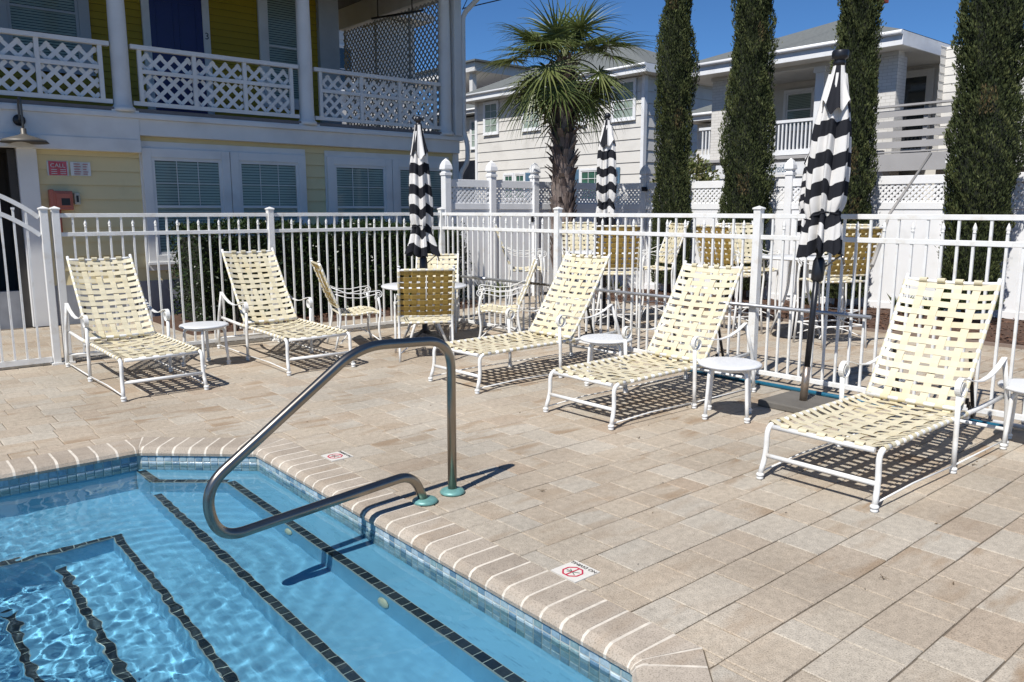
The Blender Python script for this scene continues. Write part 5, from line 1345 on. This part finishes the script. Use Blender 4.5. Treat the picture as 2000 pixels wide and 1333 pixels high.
# porch and lower storey; local x = -Y, local y = X
q = MB(); q.b2(-13.6, -8.5, PX + .02, 24, 0, 2.35); siding(q, -13.6, -8.5, 0, 2.35, PX + .02, course=.2, th=.015); q.build('lower_wall', M['brick_white'], h2)
q = MB(); q.b2(-13.75, -8.45, PX - .12, 20.6, 2.80, 2.92); q.build('porch_floor', M['deck_grey'], h2)
q = MB(); q.b2(-13.75, -8.45, PX - .03, PX + .02, 2.36, 2.80); q.build('porch_fascia', M['white_paint'], h2)
q = MB(); q.b2(-13.9, -8.45, PX - .20, PX - .05, 2.84, 2.90); q.build('ledge', M['deck_grey'], h2)
q = MB(); siding(q, -13.59, -5, 2.92, 5.1, 20.5, course=.18, th=.015); q.b2(-13.59, -5, 20.5, 26, 0, 5.1); q.build('porch_wall', M['siding_grey'], h2)
# porch columns
for x0, x1, mt in ((-13.15, -12.68, 'brick_white'), (-8.72, -8.30, 'brick_white')):
    q = MB(); q.b2(x0, x1, PX - .02, PX + .42, 0, 4.95); q.build('brick_pier', M[mt], h2)
q = MB(); q.b2(-10.24, -10.02, PX, PX + .22, 2.92, 4.95); q.b2(-10.28, -9.98, PX - .04, PX + .26, 4.82, 4.95); q.build('porch_column', M['white_paint'], h2)
q = MB(); q.b2(-13.2, -8.3, PX - .02, PX + .3, 4.955, 5.12); q.build('porch_beam', M['soffit'], h2)
hip_roof(h2, -14.0, -7.95, 17.55, 27.5, 5.34, 1.25, ((-11.2, 21.0), (-10.8, 24.0)), fas=.30)
def rail_run(x0, x1, y, z0, z1, bal=.105):
    q = MB(); q.b2(x0, x1, y - .04, y + .04, z1 - .07, z1); q.b2(x0, x1, y - .035, y + .035, z0, z0 + .13)
    n_ = int((x1 - x0) / bal)
    for i in range(1, n_): xx = x0 + (x1 - x0) * i / n_; q.b2(xx - .018, xx + .018, y - .018, y + .018, z0 + .13, z1 - .07)
    q.build('porch_railing', M['white_paint'], h2)
rail_run(-12.67, -10.25, PX + .1, 2.95, 3.80); rail_run(-10.01, -8.73, PX + .1, 2.95, 3.80); rail_run(-13.6, -13.16, PX + .1, 2.95, 3.80)
far_window(-12.4, -11.45, 3.75, 4.85, 20.46, h2, grid=(1, 2)); 
house_window(-9.75, -8.45, 2.92, 4.95, 20.46, .12, None, h2, trim=M['soffit'], blind=False)
# right hand wing with the slatted deck
q = MB(); siding(q, 18.6, 20.5, 2.92, 5.1, -7.6, course=.18, th=.015, axis='y', sgn=1); q.b2(-7.6, -5, 18.9, 20.5, 0, 5.1); q.build('wing_wall', M['siding_grey'], h2)
far_window(-7.2, -6.3, 3.4, 4.8, 18.86, h2, grid=(2, 4))
hip_roof(h2, -5.3, -1, 18.2, 27.5, 5.10, 1.0, ((-3.5, 21), (-3, 24)), fas=.30)
q = MB(); siding(q, -7.6, -1, 0, 5.1, 18.88, course=.18, th=.015); q.build('wing_front', M['siding_grey'], h2)
dkr = MB(); z = 2.98
dkr.b2(-8.6, -1.5, 17.35, 17.40, 2.42, 2.78)
slat = MB()
for k in range(4): zz = 2.90 + k * .215; slat.b2(-8.55, -1.5, 17.38, 17.41, zz, zz + .135)
slat.b2(-8.55, -1.5, 17.32, 17.47, 3.745, 3.785); slat.b2(-8.6, -1.5, 17.34, 17.45, 2.80, 2.83)
dk_ = dkr.build('deck_band', M['deck_grey'], h2); slat.build('deck_slats', M['deck_grey'], h2)
q = MB(); q.b2(-8.6, -1.5, 17.41, 18.86, 2.60, 2.72); q.build('deck_floor', M['deck_grey'], h2)
for x in (-8.4, -7.3, -6.2, -5.1, -4.0, -2.9, -1.8):
    q = MB(); q.b2(x - .04, x + .04, 17.42, 17.50, 2.73, 3.74); q.build('deck_post', M['deck_grey'], h2)
for x in (-8.4, -5.0, -1.8):
    q = MB(); q.b2(x - .07, x + .07, 17.5, 17.64, 0, 2.59); q.build('deck_leg', M['deck_grey'], h2)
# chimney stub and low roof at the left
q = MB(); q.b2(-11.05, -10.75, 22.2, 22.7, 7.2, 8.6); q.build('chimney', mat('chimney_red', (.30, .06, .04), .8), h2)
q = MB(); q.b2(-15.4, -13.6, 20.6, 25, 0, 4.2); siding(q, -15.4, -13.6, 0, 4.2, 20.6, course=.18, th=.015); q.build('link_wall', M['siding_grey'], h2)
hip_roof(h2, -15.7, -13.3, 20.0, 25.5, 4.45, .6, ((-14.5, 21.5), (-14.4, 24)), fas=.22)
far_window(-14.9, -14.0, 1.9, 3.0, 20.56, h2, grid=(3, 4))
# blue lettered sign board on the porch band
sb = empty('name_board', (17.93, 11.6, 2.60), R(-90), 'white name board with blue letters under the white porch railing', 'sign')
q = MB(); q.b2(-1.15, 1.38, -.03, .0, -.15, .15); q.build('board', M['white_paint'], sb, bevel=.006)
tm = mat('letter_blue', (.03, .10, .17), .5)
text_mesh('Beachside', .265, (.62, -.034, 0), tm, (R(90), 0, 0), 'lettering', sb, sx=.56)
text_mesh('ss', .265, (1.10, -.034, 0), tm, (R(90), 0, 0), 'lettering', sb, sx=.60)
tag(text_mesh.__globals__['sb'], None)
# shrub seen between the cypress and the link wall, overhead wire
def shrub_smp(rg, n):
    v = rg.normal(size=(n, 3)); v /= np.linalg.norm(v, axis=1, keepdims=True); r = (.55 + .45 * rg.rand(n, 1) ** .4)
    P = v * r * np.array([.8, .8, 1.0]) * (1 + .12 * np.sin(v[:, :1] * 9 + v[:, 2:] * 7)); P[:, 2] += 1.9
    D = v + rg.normal(size=(n, 3)) * .6; D /= np.linalg.norm(D, axis=1, keepdims=True); return P, D, np.clip(.4 + .6 * rg.rand(n), 0, 1)
sh_ = empty('garden_shrub', (16.2, 12.45, 0), 0, 'bright green shrub in front of the white house, seen right of the first cypress', 'shrub')
V, F, Tn = leaves(5000, shrub_smp, (.06, .14), None, 9, elong=2); leaf_object('foliage', V, F, Tn, M['grass_leaf'], sh_)
q = MB(); q.tube([(0, 0, 0), (.03, 0, .8), (0, .02, 1.8)], .04, 8); q.build('stem', M['bark'], sh_)
pw = [Vector((9.42, 12.5, 5.32)).lerp(Vector((24, 8, 11.5)), i / 16) - Vector((0, 0, .5 * math.sin(math.pi * i / 16))) for i in range(17)]
q = MB(); q.tube(pw, .011, 6); q.tube([(9.42, 12.45, 5.7), (9.52, 12.42, 5.55), (9.44, 12.44, 5.40), (9.42, 12.5, 5.30)], .008, 6)
tag(q.build('power_line', M['black']), 'black overhead cable running from the corner of the yellow house', 'cable')

hn = empty('neighbour_house', (0, 0, 0), 0, 'pale house seen in pieces through the lattice screen of the upper porch', 'house')
q = MB(); siding(q, 4, 20.0, 0, 9.5, 30, course=.3, th=.02); q.b2(4, 20.0, 30, 38, 0, 9.5); q.build('wall', M['siding_grey'], hn)
hip_roof(hn, 3.4, 20.6, 29.4, 38.6, 9.8, 2.2, ((8, 34), (16, 34)))
house_window(15.6, 17.0, 6.3, 8.2, 29.97, .1, None, hn, blind=False)

# dry bits and weeds on the paving
q = MB()
for _ in range(170):
    x, y = rnd.uniform(2.6, 9.5), rnd.uniform(1.2, 9.0); a = rnd.random() * 6.28; l = rnd.uniform(.004, .013); c, s_ = math.cos(a) * l, math.sin(a) * l
    q.add([(x - c, y - s_, .003), (x - s_ * .4, y + c * .4, .006 + rnd.random() * .004), (x + c, y + s_, .004 + rnd.random() * .006), (x + s_ * .4, y - c * .4, .003)], [(0, 1, 2, 3)])
for cx, cy in ((4.62, 1.05), (3.35, 1.42), (5.35, 1.78), (2.95, 3.2), (4.2, 3.55)):
    for k in range(9):
        a = rnd.random() * 6.28; l = rnd.uniform(.008, .03); ex, ey = cx + math.cos(a) * l, cy + math.sin(a) * l
        q.tube([(cx, cy, .002), ((cx + ex) / 2, (cy + ey) / 2, .012), (ex, ey, rnd.uniform(.004, .016))], .0008, 4)
tag(q.build('dry_debris', mat('dry_leaf', (.13, .09, .05), .9)), 'tiny dry leaf bits and withered weeds on the pavers', 'debris', kind='stuff')
